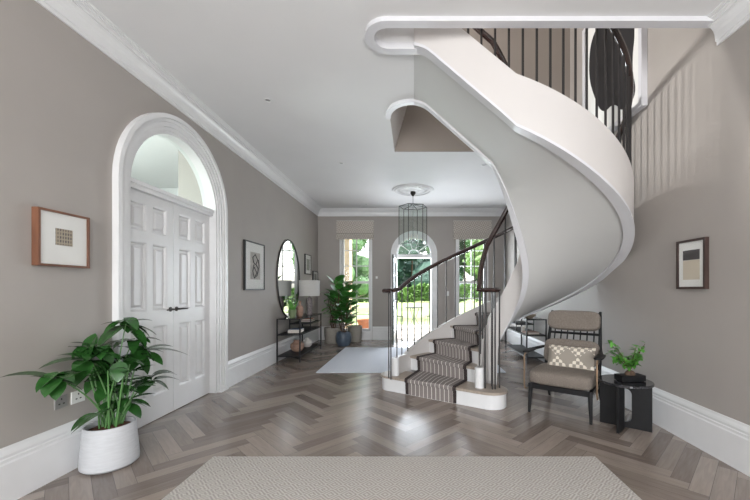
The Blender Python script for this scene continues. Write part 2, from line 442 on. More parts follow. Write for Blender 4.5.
# skirtings (profile going up)
sk = [(0, 0), (.03, 0), (.03, .235), (.024, .245), (.024, .262), (.018, .268), (.02, .285), (.016, .30), (.010, .315), (.006, .33), (0, .33)]
mould(lambda d: [(XL+d, YR), (XL+d, 2.77)], sk, 0, 'baseboard_left', M['white'])
mould(lambda d: [(XL+d, 4.40), (XL+d, YB-d), (-1.86, YB-d)], sk, 0, 'baseboard_left', M['white'])
mould(lambda d: [(-1.03, YB-d), (-.575, YB-d)], sk, 0, 'baseboard_back', M['white'])
mould(lambda d: [(.575, YB-d), (1.03, YB-d)], sk, 0, 'baseboard_back', M['white'])
mould(lambda d: [(1.86, YB-d), (XR-d, YB-d), (XR-d, YR)], sk, 0, 'baseboard_right', M['white'])

# ---- left double door -------------------------------------------------
d1 = bpy.data.objects.new('door_1', None); COL.objects.link(d1); d1.location = (XL, DC, 0); struct(d1, 'white panelled double doors under an arched fanlight in the left wall')
o1 = d1.location
def arch_band(mb, hw0, hw1, p0, p1, c, zs, n=32, axis='x', base=XL, sgn=1, z0=0):
    """arched band between half widths, from depth p0 to p1 out of the wall"""
    pts = [(-1, None)]
    prof = [(hw0, p0), (hw0, p1), (hw1, p1), (hw1, p0)]
    rows = []
    def pos(hw, p, i):
        if i == 0: u, z = c-hw, z0
        elif i == n+2: u, z = c+hw, z0
        else:
            a = pi-pi*(i-1)/n; u, z = c+hw*cos(a), zs+hw*sin(a)
        return (base+p*sgn, u, z) if axis == 'x' else (u, base+p*sgn, z)
    vs = []; fs = []
    for i in range(n+3):
        for hw, p in prof: vs.append(pos(hw, p, i))
    for i in range(n+2):
        for k in range(4): fs.append((i*4+k, i*4+(k+1) % 4, i*4+4+(k+1) % 4, i*4+4+k))
    fs += [(0, 1, 2, 3), tuple((n+2)*4+k for k in (3, 2, 1, 0))]
    mb.add(vs, fs)
a = MB(o1)
for hw0, hw1, p in ((.665, .70, .014), (.70, .745, .024), (.745, .775, .034), (.775, .815, .052)): arch_band(a, hw0, hw1, 0, p, DC, DS)
for z0 in (0,):
    for sy in (-1, 1):
        y = DC+sy*.74; a.box(XL, XL+.056, y-.08, y+.08, 0, .012)
a.build('architrave', M['white'], d1, smooth=True)
j = MB(o1); arch_band(j, .635, .665, -.15, .002, DC, DS); j.build('door_frame', M['white'], d1, smooth=True)
t = MB(o1); t.box(XL-.14, XL-.03, DC-.64, DC+.64, 2.13, 2.20); t.box(XL-.14, XL-.015, DC-.64, DC+.64, 2.17, 2.205); t.build('transom', M['white'], d1, bevel=.004)
fg = MB(o1); fg.prism([(DC+.635*cos(pi*i/24), 2.2+.585*sin(pi*i/24)) for i in range(25)], [], lambda u, v, d: (d, u, v), XL-.10, XL-.106)
fg.build('fanlight_glass', M['fanglass'], d1)
XD = XL-.075   # front plane of the leaves
for sy in (-1, 1):
    y0, y1 = (DC-.632, DC-.003) if sy < 0 else (DC+.003, DC+.632)
    lf = MB(o1); wd = y1-y0; st = .085
    cols = [(y0+st, y0+wd/2-.035), (y0+wd/2+.035, y1-st)]
    rows = [(.24, .90), (1.05, 1.68), (1.78, 2.04)]
    holes = [[(c0, r0), (c1, r0), (c1, r1), (c0, r1)] for c0, c1 in cols for r0, r1 in rows]
    lf.prism([(y0, .008), (y1, .008), (y1, 2.13), (y0, 2.13)], holes, lambda u, v, d: (d, u, v), XD, XD-.045)
    leafo = lf.build('door_leaf', M['white'], d1)
    for c0, c1 in cols:
        for r0, r1 in rows:
            p = MB(o1)
            def fr(i, x): return [(x, c0+i, r0+i), (x, c1-i, r0+i), (x, c1-i, r1-i), (x, c0+i, r1-i)]
            rings = fr(0, XD-.001)+fr(.012, XD-.006)+fr(.018, XD-.026)+fr(.04, XD-.026)+fr(.06, XD-.012)
            fs = [(k*4+i, k*4+(i+1) % 4, k*4+4+(i+1) % 4, k*4+4+i) for k in range(4) for i in range(4)]+[(16, 17, 18, 19)]
            p.add(rings, fs); p.build('panel', M['white'], leafo)
    h = MB(o1); yh = DC+sy*.045
    h.lathe([(.024, 0), (.024, .006), (.01, .01), (.009, .045)], M=Matrix.Translation((XD, yh, 1.05)) @ Matrix.Rotation(pi/2, 4, 'Y'), n=16)
    h.tube([(XD+.045, yh, 1.05), (XD+.05, yh+sy*.03, 1.052), (XD+.047, yh+sy*.11, 1.048)], [.009, .009, .007], 8)
    h.build('door_handle', M['darknickel'], leafo, smooth=True)
# room beyond the doors, seen through the fanlight
struct(MB().prism([(.5, 0), (7, 0), (7, 3.3), (.5, 3.3)], [], lambda u, v, d: (d, u, v), -6.0, -6.1).build('wall_beyond_side', M['white']))
struct(MB().box(-6, XL-.15, 6.9, 7.0, 0, 3.3).build('wall_beyond_far', M['white']))
struct(MB().box(-3.30, XL-.15, 4.9, 5.0, 0, 3.25).build('wall_beyond_end', M['wall']))
struct(MB().box(-6, XL-.15, .5, .6, 0, 3.3).build('wall_beyond_near', M['white']))
struct(MB().box(-6.1, XL-.15, .5, 7, 3.25, 3.35).build('ceiling_beyond', M['ceil']))
struct(MB().box(-6.1, XL-.15, .5, 7, -.1, 0).build('floor_beyond', M['oak']))

# ---- garden door ---------------------------------------------------------
d2 = bpy.data.objects.new('door_2', None); COL.objects.link(d2); d2.location = (0, YB, 0); struct(d2, 'arched garden door standing open in the back wall')
o2 = d2.location
a = MB(o2)
for hw0, hw1, p in ((.46, .50, .012), (.50, .54, .025), (.54, .575, .04)): arch_band(a, hw0, hw1, 0, p, 0, 2.13, 24, 'y', YB, -1)
a.build('architrave', M['white'], d2, smooth=True)
j = MB(o2); arch_band(j, .43, .46, -.3, .002, 0, 2.13, 24, 'y', YB, -1); j.build('door_frame', M['white'], d2, smooth=True)
t = MB(o2); t.box(-.43, .43, YB+.05, YB+.14, 2.04, 2.13); t.build('transom', M['white'], d2)
fb = MB(o2)
for k in range(1, 5):
    an = pi*k/5; fb.tube([(.13*cos(an), YB+.1, 2.13+.13*sin(an)), (.42*cos(an), YB+.1, 2.13+.42*sin(an))], .014, 4)
for r_ in (.13, .42): fb.tube([(r_*cos(pi*i/16), YB+.1, 2.13+r_*sin(pi*i/16)) for i in range(17)], .014, 4)
fb.build('fanlight_bars', M['white'], d2)
g = MB(o2); g.prism([(.43*cos(pi*i/20), 2.13+.43*sin(pi*i/20)) for i in range(21)], [], lambda u, v, d: (u, d, v), YB+.098, YB+.102); g.build('fanlight_glass', M['glass'], d2)
# open leaf, hinged on the left jamb, swung into the room
lf = MB(o2); x0 = -.452; Lw = .84
lf.prism([(YB-Lw, .01), (YB, .01), (YB, 2.04), (YB-Lw, 2.04)], [[(YB-Lw+.11, .95), (YB-.11, .95), (YB-.11, 1.9), (YB-Lw+.11, 1.9)]], lambda u, v, d: (d, u, v), x0, x0-.045)
leafo = lf.build('door_leaf', M['green_door'], d2)
b_ = MB(o2)
for z in (1.27, 1.59): b_.box(x0-.035, x0-.01, YB-Lw+.11, YB-.11, z-.012, z+.012)
b_.box(x0-.035, x0-.01, YB-Lw/2-.012, YB-Lw/2+.012, .95, 1.9); b_.build('glazing_bars', M['green_door'], leafo)
MB(o2).box(x0-.024, x0-.02, YB-Lw+.11, YB-.11, .95, 1.9).build('pane', M['glass'], leafo)
b_ = MB(o2); b_.box(x0, x0+.012, YB-Lw+.13, YB-.13, .25, .8); b_.build('panel', M['green_door'], leafo, bevel=.005)
h = MB(o2); h.tube([(x0, YB-Lw+.06, 1.0), (x0+.05, YB-Lw+.06, 1.0), (x0+.05, YB-Lw+.16, 1.0)], .009, 8); h.build('door_handle', M['chrome'], leafo, smooth=True)

# ---- windows ------------------------------------------------------------------
def window(nm, xa, xb, label):
    w = bpy.data.objects.new(nm, None); COL.objects.link(w); w.location = ((xa+xb)/2, YB, WZ0); struct(w, label); o = w.location
    f = MB(o); e = .045
    for x in (xa, xb-e): f.box(x, x+e, YB+.06, YB+.16, WZ0, WZ1)
    for z in (WZ0, WZ1-e): f.box(xa, xb, YB+.06, YB+.16, z, z+e)
    f.box(xa, xb, YB+.07, YB+.14, 1.40, 1.46)
    f.build('window_frame', M['white'], w)
    g = MB(o); xm = (xa+xb)/2
    g.box(xm-.012, xm+.012, YB+.09, YB+.12, WZ0, WZ1)
    for k in (1, 2): g.box(xa, xb, YB+.09, YB+.12, WZ0+1.2*k/3-.012+.01, WZ0+1.2*k/3+.012+.01)
    for k in (1, 2): g.box(xa, xb, YB+.09, YB+.12, 1.45+1.17*k/3-.012, 1.45+1.17*k/3+.012)
    g.build('glazing_bars', M['white'], w)
    MB(o).box(xa, xb, YB+.104, YB+.108, WZ0, WZ1).build('pane', M['glass'], w)
    a = MB(o)
    for x in (xa-.05, xb): a.box(x, x+.05, YB-.02, YB+.06, 0, WZ1+.05)
    a.box(xa-.05, xb+.05, YB-.02, YB+.06, WZ1, WZ1+.05); a.build('architrave', M['white'], w, bevel=.004)
    s = MB(o); s.box(xa-.05, xb+.05, YB-.035, YB+.08, WZ0-.03, WZ0); s.build('window_sill', M['white'], w, bevel=.004)
    p = MB(o); p.box(xa, xb, YB-.012, YB+.04, 0, WZ0-.03); p.build('apron_panel', M['white'], w)
window('window_1', -WX1, -WX0, 'tall white sash window left of the garden door')
window('window_2', WX0, WX1, 'tall white sash window right of the garden door, behind the stair railing')
for i, (xa, xb, za, zb) in enumerate([(-1.9, -.5, .5, 2.8), (.5, 1.9, .5, 2.8), (-1.9, -.5, 4.3, 5.8), (.5, 1.9, 4.3, 5.8)]):  # frames for the added rear openings, out of view
    f = MB(); e = .06; ya, yb = YR-.14, YR-.06
    for x in (xa, xb-e, (xa+xb)/2-.03): f.box(x, x+e, ya, yb, za, zb)
    for z in (za, zb-e, (za+zb)/2-.02): f.box(xa, xb, ya, yb, z, z+e)
    struct(f.build('window_%d' % (i+3), M['white'], None))

def blind(xa, xb, label):
    b = thing('roman_blind', label, 'window blind', ((xa+xb)/2, YB-.05, 2.46), 0, 'roman blinds on the back wall'); o = b.location
    f = MB(o); zt = 2.95; pr = []
    pts = [(-.045, zt), (-.048, 2.64)]
    for k in range(3):
        z = 2.64-k*.05
        pts += [(-.05-.012*k, z), (-.085-.012*k, z-.022), (-.085-.012*k, z-.06), (-.055-.012*k, z-.05)]
    vs = []; fs = []; full = pts+[(-.028, 2.50), (-.028, zt)]
    for x in (xa, xb): vs += [(x, YB+p[0], p[1]) for p in full]
    n_ = len(full)
    for i in range(n_): fs.append((i, (i+1) % n_, n_+(i+1) % n_, n_+i))
    tess = tessellate_polygon([[V((p[0], p[1], 0)) for p in full]])
    fs += [tuple(t) for t in tess]+[tuple(n_+i for i in t) for t in tess]
    f.add(vs, fs); f.build('fabric', M['blind_rot'], b)
    h = MB(o); h.box(xa, xb, YB-.045, YB-.001, 2.925, 2.955); h.build('headrail', M['plastic'], b)
# blind fabric uses X/Z instead of X/Y
m = M['blind'].copy(); M['blind_rot'] = m; nt = m.node_tree
sp = [x for x in nt.nodes if x.type == 'SEPXYZ'][0]
for l in list(nt.links):
    if l.from_node == sp and l.from_socket.name == 'Y': tos = l.to_socket; nt.links.remove(l); nt.links.new(sp.outputs['Z'], tos)
blind(-1.92, -1.0, 'patterned beige roman blind above the left window by the fig plant')
blind(.98, 1.92, 'patterned beige roman blind above the right window, seen over the stair rail')

# ---- ceiling fittings -----------------------------------------------------------
DLG = 'recessed ceiling downlights'
for (x, y, lab) in ((-1.54, 3.69, 'round recessed downlight in the ceiling nearest the arched double doors'),
                    (-1.15, 5.53, 'recessed downlight in mid ceiling between the left wall and the lantern'),
                    (1.12, 5.62, 'recessed downlight in the ceiling beside the curved stair soffit'),
                    (-1.12, 8.19, 'small recessed downlight in front of the left window blind'),
                    (1.13, 8.28, 'small recessed downlight in front of the right window blind')):
    d = thing('ceiling_downlight', lab, 'downlight', (x, y, H), 0, DLG)
    MB().lathe([(.028, -.001), (.043, -.001), (.045, -.006), (.03, -.010), (.028, -.002)], n=20).build('ring', M['white'], d, smooth=True)
    MB().lathe([(.0275, -.0005), (.0275, -.003)], n=16).build('lens', M['lens'], d)
rs = thing('ceiling_rose', 'round moulded white plaster ceiling rose above the glass lantern', 'ceiling rose', (-.02, 7.03, H))
m = MB(); m.lathe([(.42, 0), (.42, -.012), (.405, -.022), (.38, -.018), (.37, -.03), (.34, -.03), (.33, -.016), (.2, -.014), (.15, -.02), (.13, -.035), (.06, -.04)], n=48); m.build('disc', M['white'], rs, smooth=True)
m = MB()
for k in range(24):
    a_ = 2*pi*k/24; m.sup((.265*cos(a_), .265*sin(a_), -.018), (.1, .03, .02), 1, M=Matrix.Translation((.265*cos(a_), .265*sin(a_), -.018)) @ Matrix.Rotation(a_, 4, 'Z') @ Matrix.Translation((-.265*cos(a_), -.265*sin(a_), .018)), nu=8, nv=4)
m.build('leaf_ornament', M['white'], rs, smooth=True)
ln = thing('hanging_lantern', 'hexagonal glass and bronze lantern hanging from the ceiling rose', 'pendant light', (-.02, 7.03, 2.15))
m = MB(); m.lathe([(.05, 1.06), (.055, 1.03), (.03, .99), (.012, .97)], n=20); m.build('canopy', M['darknickel'], ln, smooth=True)
m = MB(); m.tube([(0, 0, .98), (0, 0, .76)], .006, 6); m.build('chain', M['iron'], ln)
hx = [(.285*cos(pi*k/3+R(12)), .285*sin(pi*k/3+R(12))) for k in range(6)]
m = MB()
for k in range(6):
    p, q = hx[k], hx[(k+1) % 6]
    m.tube([(p[0], p[1], 0), (p[0], p[1], .76)], .009, 4)
    for z in (.0, .76): m.tube([(p[0], p[1], z), (q[0], q[1], z)], .009, 4)
    m.tube([(p[0], p[1], .76), (0, 0, .80)], .007, 4)
m.build('frame', M['iron'], ln)
for k in range(6):
    p, q = V(hx[k]), V(hx[(k+1) % 6]); m = MB(); nn = (q-p).normalized(); e = .01
    m.add([(p.x, p.y, .01), (q.x, q.y, .01), (q.x, q.y, .75), (p.x, p.y, .75)], [(0, 1, 2, 3)]); m.build('glass_pane', M['lantern_glass'], ln)
m = MB(); m.tube([(0, 0, .8), (0, 0, .08)], .007, 6); m.lathe([(.01, .05), (.035, .07), (.035, .09), (.01, .11)], n=12); m.build('centre_stem', M['chrome'], ln)
for k in range(4):
    a_ = pi/2*k+.4; m = MB(); x, y = .09*cos(a_), .09*sin(a_)
    m.tube([(0, 0, .09), (x*.6, y*.6, .055), (x, y, .09)], .006, 6); m.lathe([(.02, .09), (.022, .10)], (x, y, 0), 10); arm = m.build('arm', M['chrome'], ln, smooth=True)
    m = MB(); m.lathe([(.011, .10), (.011, .19), (.006, .21), (.002, .235)], (x, y, 0), 10); m.build('candle_bulb', M['whitecer'], arm, smooth=True)

# ------------------------------------------------------------------ STAIRCASE
CX, CY, RI, RO, RS = .98, 4.0, .33, 1.27, .18
SE = 15.8    # where the winders end and the top flight begins
NS = 20
def tho(s): return 163-17.65*(s-1)
S4 = 4.4
def sstep(a, b, x): t = min(1, max(0, (x-a)/(b-a))); return t*t*(3-2*t)
def PO(s, r=RO):
    if s <= SE: a = R(tho(s)); return V((CX+r*cos(a), CY+r*sin(a)))
    t = (s-SE)/(NS-SE); a = R(tho(SE)); p = V((CX+r*cos(a), CY+r*sin(a))); q = V((0, 2.86-(r-RO))); return p.lerp(q, t)
def PI_(s, r=RI):
    cx = CX-.11*sstep(8, 14, s)
    if s < S4:
        a = R(tho(S4)); q = V((CX+r*cos(a), CY+r*sin(a))); t = (s-1)/(S4-1)
        p = V((.715-(r-RI)*.95, 3.83+(r-RI)*.3)); b = V((-.03*sin(pi*t), .0)); return p.lerp(q, t)+b
    if s <= SE: a = R(tho(s)); return V((cx+r*cos(a), CY+r*sin(a)))
    t = (s-SE)/(NS-SE); a = R(tho(SE)); p = V((cx+r*cos(a), CY+r*sin(a))); q = V((0, 3.72-(r-RI))); return p.lerp(q, t)
def ztop(s): return max(.40, RS*s+.08)
def soft(z):    # the underside eases into the ceiling
    k = .10; d = (H+.012-z)
    return z if d > k else (H+.012-k*math.exp((k-d)/k*-1+0)*1.0 if False else H+.012-(k*math.exp(-(k-d)/k)))
def zbo(s): return max(.0, soft(RS*s+.08-.45+.06*sstep(13.5, 16.5, s)))
def zbs(s): return max(.0, soft(RS*s+.08-.52+.15*sstep(12, 16, s)))
def zbi(s): return zbs(s)*sstep(5.45, 5.75, s)
stair = thing('curved_staircase', 'sweeping white curved staircase with thin iron balusters in mid hall', 'staircase', (CX, CY, 0)); so = stair.location

def string(fn, ra, rb, zb, zt, name, m, s0=1.0, s1=NS, N=150, smooth=True):
    mb = MB(so); vs = []; fs = []
    for i in range(N+1):
        s = s0+(s1-s0)*i/N; a, b = fn(s, ra), fn(s, rb); z0, z1 = zb(s), zt(s)
        vs += [(a.x, a.y, z0), (b.x, b.y, z0), (b.x, b.y, z1), (a.x, a.y, z1)]
    for i in range(N):
        for k in range(4): fs.append((i*4+k, i*4+(k+1) % 4, i*4+4+(k+1) % 4, i*4+4+k))
    fs += [(0, 1, 2, 3), tuple(N*4+k for k in (3, 2, 1, 0))]
    mb.add(vs, fs); return mb.build(name, m, stair, smooth=smooth)
os_ = string(PO, RO-.03, RO+.03, zbo, ztop, 'outer_string', M['stairwhite'])
is_ = string(PI_, RI-.03, RI+.03, zbi, ztop, 'inner_string', M['stairwhite'])
def zc(f, d): return lambda s: max(0.0, f(s)+d)
o_ = string(PO, RO-.06, RO+.036, lambda s: zbo(s)-.012, lambda s: zbo(s)+.012, 'string_bead', M['trimw'], s0=2.5, s1=NS); o_.parent = os_
o_ = string(PI_, RI-.036, RI+.035, lambda s: zbi(s)-.012, lambda s: zbi(s)+.012, 'string_bead', M['trimw'], s0=5.5); o_.parent = is_
# newel-like rounded ends of the strings
for fn, r in ((PO, RO), (PI_, RI)):
    p = fn(1.0, r); MB(so).lathe([(.05, .18), (.05, .395), (.045, .4)], (p.x, p.y, 0), 20).build('newel_block', M['white'], stair, smooth=True)
# soffit
mb = MB(so); vs = []; fs = []; N = 130; K = 6
for i in range(N+1):
    s = 3.0+(NS-3.0)*i/N; a, b = PI_(s, RI+.02), PO(s, RO-.02)
    for k in range(K+1):
        t = k/K; p = a.lerp(b, t); z = (zbs(s)+.02)*(1-t)+(zbo(s)+.02)*t
        vs.append((p.x, p.y, z))
    for k in range(K+1):
        t = k/K; p = a.lerp(b, t); z = (zbs(s)+.04)*(1-t)+(zbo(s)+.04)*t
        vs.append((p.x, p.y, z))
w_ = 2*(K+1)
for i in range(N):
    for k in range(K):
        fs.append((i*w_+k, i*w_+k+1, (i+1)*w_+k+1, (i+1)*w_+k)); q = K+1
        fs.append((i*w_+q+k, (i+1)*w_+q+k, (i+1)*w_+q+k+1, i*w_+q+k+1))
mb.add(vs, fs); mb.build('soffit', M['soffit'], stair, smooth=True)
# steps
P1, Q1 = V((-.24, 4.46)), V((.83, 3.79)); ax = (Q1-P1).normalized(); nf = V((-abs(ax.y), -abs(ax.x))); nf = V((ax.y, -ax.x))
if nf.y > 0: nf = -nf
def capsule(r, n=14):
    pts = []
    a0 = atan2(nf.y, nf.x)
    # from P front round the left end to P back, then Q back round the right end to Q front
    for i in range(n+1): a_ = a0-pi*i/n; pts.append((P1.x+r*cos(a_), P1.y+r*sin(a_)))
    for i in range(n+1): a_ = a0+pi-pi*i/n; pts.append((Q1.x+r*cos(a_), Q1.y+r*sin(a_)))
    return pts
zf = lambda u, v, d: (u, v, d)
MB(so).prism(capsule(.165), [], zf, 0, .152).build('riser', M['white'], stair, smooth=True)
MB(so).prism(capsule(.18), [], zf, .152, .18).build('tread', M['oak'], stair, bevel=.006)
FL = {}
FI1, FO1 = Q1+nf*.18, P1+nf*.18
for k in range(2, NS):
    i0, u0 = PI_(k, RI+.025), PO(k, RO-.025); i1, u1 = PI_(k+1, RI+.025), PO(k+1, RO-.025)
    fd = V(((u0-i0).y, -(u0-i0).x)).normalized()
    if fd.dot((i0+u0)/2-(i1+u1)/2) < 0: fd = -fd
    ip = [PI_(k+j/4, RI+.025) for j in range(5)]; up = [PO(k+j/4, RO-.025) for j in range(5)]
    poly = [i0+fd*.022]+ip[0:]+list(reversed(up))+[u0+fd*.022]
    MB(so).prism([(p.x, p.y) for p in poly], [], zf, RS*k-.028, RS*k).build('tread', M['oak'], stair, bevel=.004)
    poly = [i0, i0-fd*.02, u0-fd*.02, u0]
    MB(so).prism([(p.x, p.y) for p in poly], [], zf, RS*(k-1)-.005, RS*k-.027).build('riser', M['white'], stair)
    FL[k] = (i0+fd*.028, u0+fd*.028)
# landing at the stair head, between near slit and well
m = MB(so); m.prism([(.01, 2.88), (.01, 3.71), (XL+.01, 3.71), (XL+.01, 2.88)], [], zf, UF-.02, UF); m.build('landing', M['oak'], stair)

# runner
run = thing('stair_runner', 'grey striped carpet runner with dark borders laid up the stairs', 'carpet', (CX, CY, 0))
def frac_pts(k, t):
    if k == 1:
        mid = (FI1+FO1)/2-ax*.03; return mid+ax*(.5-t)*.90
    a, b = FL[k] if k in FL else (PI_(k), PO(k)); return a.lerp(b, t)
def runner(t0, t1, name, m, uvs=True, lift=.0):
    mb = MB(so); mb.keep = True; fi = 0
    U0, U1 = 0, 1
    e = .008+lift
    rows = []
    for k in range(1, NS):
        fd = nf if k == 1 else None
        a0, a1 = frac_pts(k, t0), frac_pts(k, t1)
        if k > 1:
            i0, u0 = FL[k]; fd = V(((u0-i0).y, -(u0-i0).x)).normalized()
            i1, u1 = PI_(k+1), PO(k+1)
            if fd.dot((i0+u0)/2-(i1+u1)/2) < 0: fd = -fd
        zb = RS*(k-1)+e if k > 1 else .002
        # riser face sits back under the nosing, then the nosing, then across the tread
        rows.append((a0-fd*.018, a1-fd*.018, zb)); rows.append((a0-fd*.014+fd*lift, a1-fd*.014+fd*lift, RS*k-.04))
        rows.append((a0+fd*(.003+lift), a1+fd*(.003+lift), RS*k-.03)); rows.append((a0+fd*(.004+lift), a1+fd*(.004+lift), RS*k-.002)); rows.append((a0-fd*.006, a1-fd*.006, RS*k+e))
        if k == 1: pass
    # join
    vs = []
    for a, b, z in rows: vs += [(a.x, a.y, z), (b.x, b.y, z)]
    last = (PI_(NS, RI).lerp(PO(NS, RO), t0), PI_(NS, RI).lerp(PO(NS, RO), t1)); vs += [(last[0].x, last[0].y, RS*(NS-1)+e), (last[1].x, last[1].y, RS*(NS-1)+e)]
    n0 = len(vs)//2
    for i in range(n0-1):
        mb.f.append((2*i, 2*i+1, 2*i+3, 2*i+2)); mb.uv[i] = [(U0, i), (U1, i), (U1, i+1), (U0, i+1)]
    mb.v = [V(p)-so for p in vs]
    o = mb.build(name, m, run)
    md = o.modifiers.new('Solidify', 'SOLIDIFY'); md.thickness = .006; md.offset = 0
    return o
runner(.17, .83, 'carpet', M['stripe'])
for s0, s1 in ((.13, .175), (.825, .87)):
    runner(s0, s1, 'border', M['border'], lift=.004)

# balusters + handrails
RH = .93
def rz(s): return ztop(s)+RH if s > 1.9 else None
def railpath(fn, r, s0, s1, N):
    return [(fn(s, r).x, fn(s, r).y, RS*s+.08+RH) for s in [s0+(s1-s0)*i/N for i in range(N+1)]]
rail_o = [p for p in railpath(PO, RO, 2.0, NS, 120)]
# ease down to a level scroll at the foot
sc = []
p1 = PO(1.0, RO); base = V((p1.x-.07, p1.y-.12))
e1 = PO(2.0, RO); e0 = PO(1.3, RO)
ease = [(base.x+.02, base.y-.10, 1.235), (base.x-.05, base.y-.06, 1.235), (base.x-.05, base.y+.03, 1.235), (p1.x-.03, p1.y+.0, 1.237), (PO(1.25).x, PO(1.25).y, 1.25), (PO(1.6).x, PO(1.6).y, 1.30)]
MB(so).tube(ease+rail_o, .028, 10, sx=1.15).build('handrail', M['rail'], stair, smooth=True)
rail_i = railpath(PI_, RI, 2.0, NS, 120)
cvx, cvy = .86, 3.83
ease = []
for i in range(12):
    a_ = R(60-20*i*1.0-0); rr = .035+.0065*i
    ease.append((cvx+rr*cos(R(90-25*i)), cvy+rr*sin(R(90-25*i)), 1.245))
q = PI_(1.15); ease += [(q.x-.01, q.y, 1.25), (PI_(1.5).x, PI_(1.5).y, 1.30)]
MB(so).tube(ease+rail_i, .026, 10, sx=1.15).build('handrail', M['rail'], stair, smooth=True)
def baluster(x, y, z0, z1):
    m = MB(so); m.tube([(x, y, z0), (x, y, z1)], .0105, 4); m.build('baluster', M['iron'], stair)
def arclen(fn, s0, s1, step, r):
    out = []; acc = step; prev = fn(s0, r); N = 2000
    for i in range(N+1):
        s = s0+(s1-s0)*i/N; p = fn(s, r); acc += (p-prev).length; prev = p
        if acc >= step: out.append(s); acc = 0
    return out
for s in arclen(PO, 1.15, 7.0, .148, RO)+arclen(PO, 7.2, NS-.1, .106, RO):
    p = PO(s, RO); baluster(p.x, p.y, ztop(s)-.005, max(1.235, RS*s+.08+RH)-.01)
for s in arclen(PI_, 1.5, NS-.1, .135, RI):
    p = PI_(s, RI); baluster(p.x, p.y, ztop(s)-.005, max(1.25, RS*s+.08+RH)-.01)
for x, y in ((base.x, base.y-.02), (base.x+.03, base.y-.09)): baluster(x, y, .18, 1.235)
for x, y in ((cvx-.09, cvy-.04), (cvx-.02, cvy-.08), (cvx+.01, cvy-.075), (cvx+.07, cvy-.02), (cvx-.0, cvy+.04)): baluster(x, y, .18, 1.24)
# gallery balustrade behind the slit edge is out of sight; keep the wall art
ar = thing('abstract_painting', 'large black and white abstract painting in white frame upstairs on the right wall', 'painting', (XR-.03, 4.0, 3.04))
m = MB(); e = .05; y0, y1, z0, z1 = -.60, .60, 0, 1.6
m.box(-.03, .028, y0, y0+e, z0, z1); m.box(-.03, .028, y1-e, y1, z0, z1); m.box(-.03, .028, y0+e, y1-e, z0, z0+e); m.box(-.03, .028, y0+e, y1-e, z1-e, z1); m.build('frame', M['trimw'], ar)
m = MB(); m.box(-.005, .02, y0+e, y1-e, z0+e, z1-e); m.build('canvas', M['mat'], ar)
m = MB(); random.seed(3)
bl = [(y0+.10+.0, .16), (y0+.35, .10), (y0+.5, .3), (y0+.75, .28), (y0+.95, .62), (y0+1.08, .95), (y0+1.02, 1.4), (y0+.6, 1.42), (y0+.3, 1.3), (y0+.12, .9), (y0+.2, .5)]
for _ in range(3): bl = [tuple(bl[i-1][k]*(.25 if h_ else .75)+bl[i][k]*(.75 if h_ else .25) for k in (0, 1)) for i in range(len(bl)) for h_ in (0, 1)]
m.prism(bl, [], lambda u, v, d: (d, u, v), -.005, -.008); m.build('painted_shape', mat('black_paint', (24, 24, 28), .5), ar)

# ------------------------------------------------------------------ pictures
def picture(name, label, side, ya, yb, za, zb, fmat, e, dep, mount=None, group=None):
    x = XL if side < 0 else XR; s = 1 if side < 0 else -1
    t = thing(name, label, 'picture', (x, (ya+yb)/2, (za+zb)/2), 0, group); o = t.location
    def bx(mb, p0, p1, *a): mb.box(min(x+s*p0, x+s*p1), max(x+s*p0, x+s*p1), *a)
    m = MB(o)
    bx(m, 0.002, dep, ya, ya+e, za, zb); bx(m, .002, dep, yb-e, yb, za, zb); bx(m, .002, dep, ya+e, yb-e, za, za+e); bx(m, .002, dep, ya+e, yb-e, zb-e, zb)
    m.build('frame', fmat, t)
    m = MB(o); bx(m, .003, dep-.012, ya+e, yb-e, za+e, zb-e); m.build('mount', M['mat'], t)
    m = MB(o); bx(m, dep-.006, dep-.004, ya+e, yb-e, za+e, zb-e); m.build('glazing', M['picglass'], t)
    return t, o, x+s*(dep-.0105), s
t, o, xs, s = picture('framed_print', 'small walnut-framed print of a building facade, on the left wall above the potted plant', -1, 2.185, 2.533, 1.402, 1.768, M['walnut'], .014, .045)
def facade():
    m = bpy.data.materials.new('facade_print'); m.use_nodes = True; nt = m.node_tree; b = nt.nodes['Principled BSDF']
    tc = nd(nt, 'ShaderNodeTexCoord'); sp = nd(nt, 'ShaderNodeSeparateXYZ'); nt.links.new(tc.outputs['Object'], sp.inputs[0])
    cb = nd(nt, 'ShaderNodeCombineXYZ'); nt.links.new(sp.outputs[1], cb.inputs[0]); nt.links.new(sp.outputs[2], cb.inputs[1])
    br = nd(nt, 'ShaderNodeTexBrick'); nt.links.new(cb.outputs[0], br.inputs[0]); br.inputs['Scale'].default_value = 20; br.offset = 0
    br.inputs['Brick Width'].default_value = .35; br.inputs['Row Height'].default_value = .5; br.inputs['Mortar Size'].default_value = .09
    br.inputs[1].default_value = (*s2l((72, 66, 70)), 1); br.inputs[2].default_value = (*s2l((128, 114, 100)), 1); br.inputs[3].default_value = (*s2l((172, 160, 140)), 1)
    nt.links.new(br.outputs[0], b.inputs['Base Color']); return m
MB(o).box(xs-.0006, xs+.0006, 2.30, 2.415, 1.545, 1.655).build('print_image', facade(), t)
t, o, xs, s = picture('framed_sketch', 'black-framed ink figure sketch on the left wall between doors and mirror', -1, 4.89, 5.53, 1.24, 1.95, M['blackframe'], .018, .035)
MB(o).box(xs-.0006, xs+.0004, 5.06, 5.38, 1.40, 1.80).build('print_image', mat('grey_wash', (176, 172, 166), .9, noise=.2, nscale=20), t)
m = MB(o)
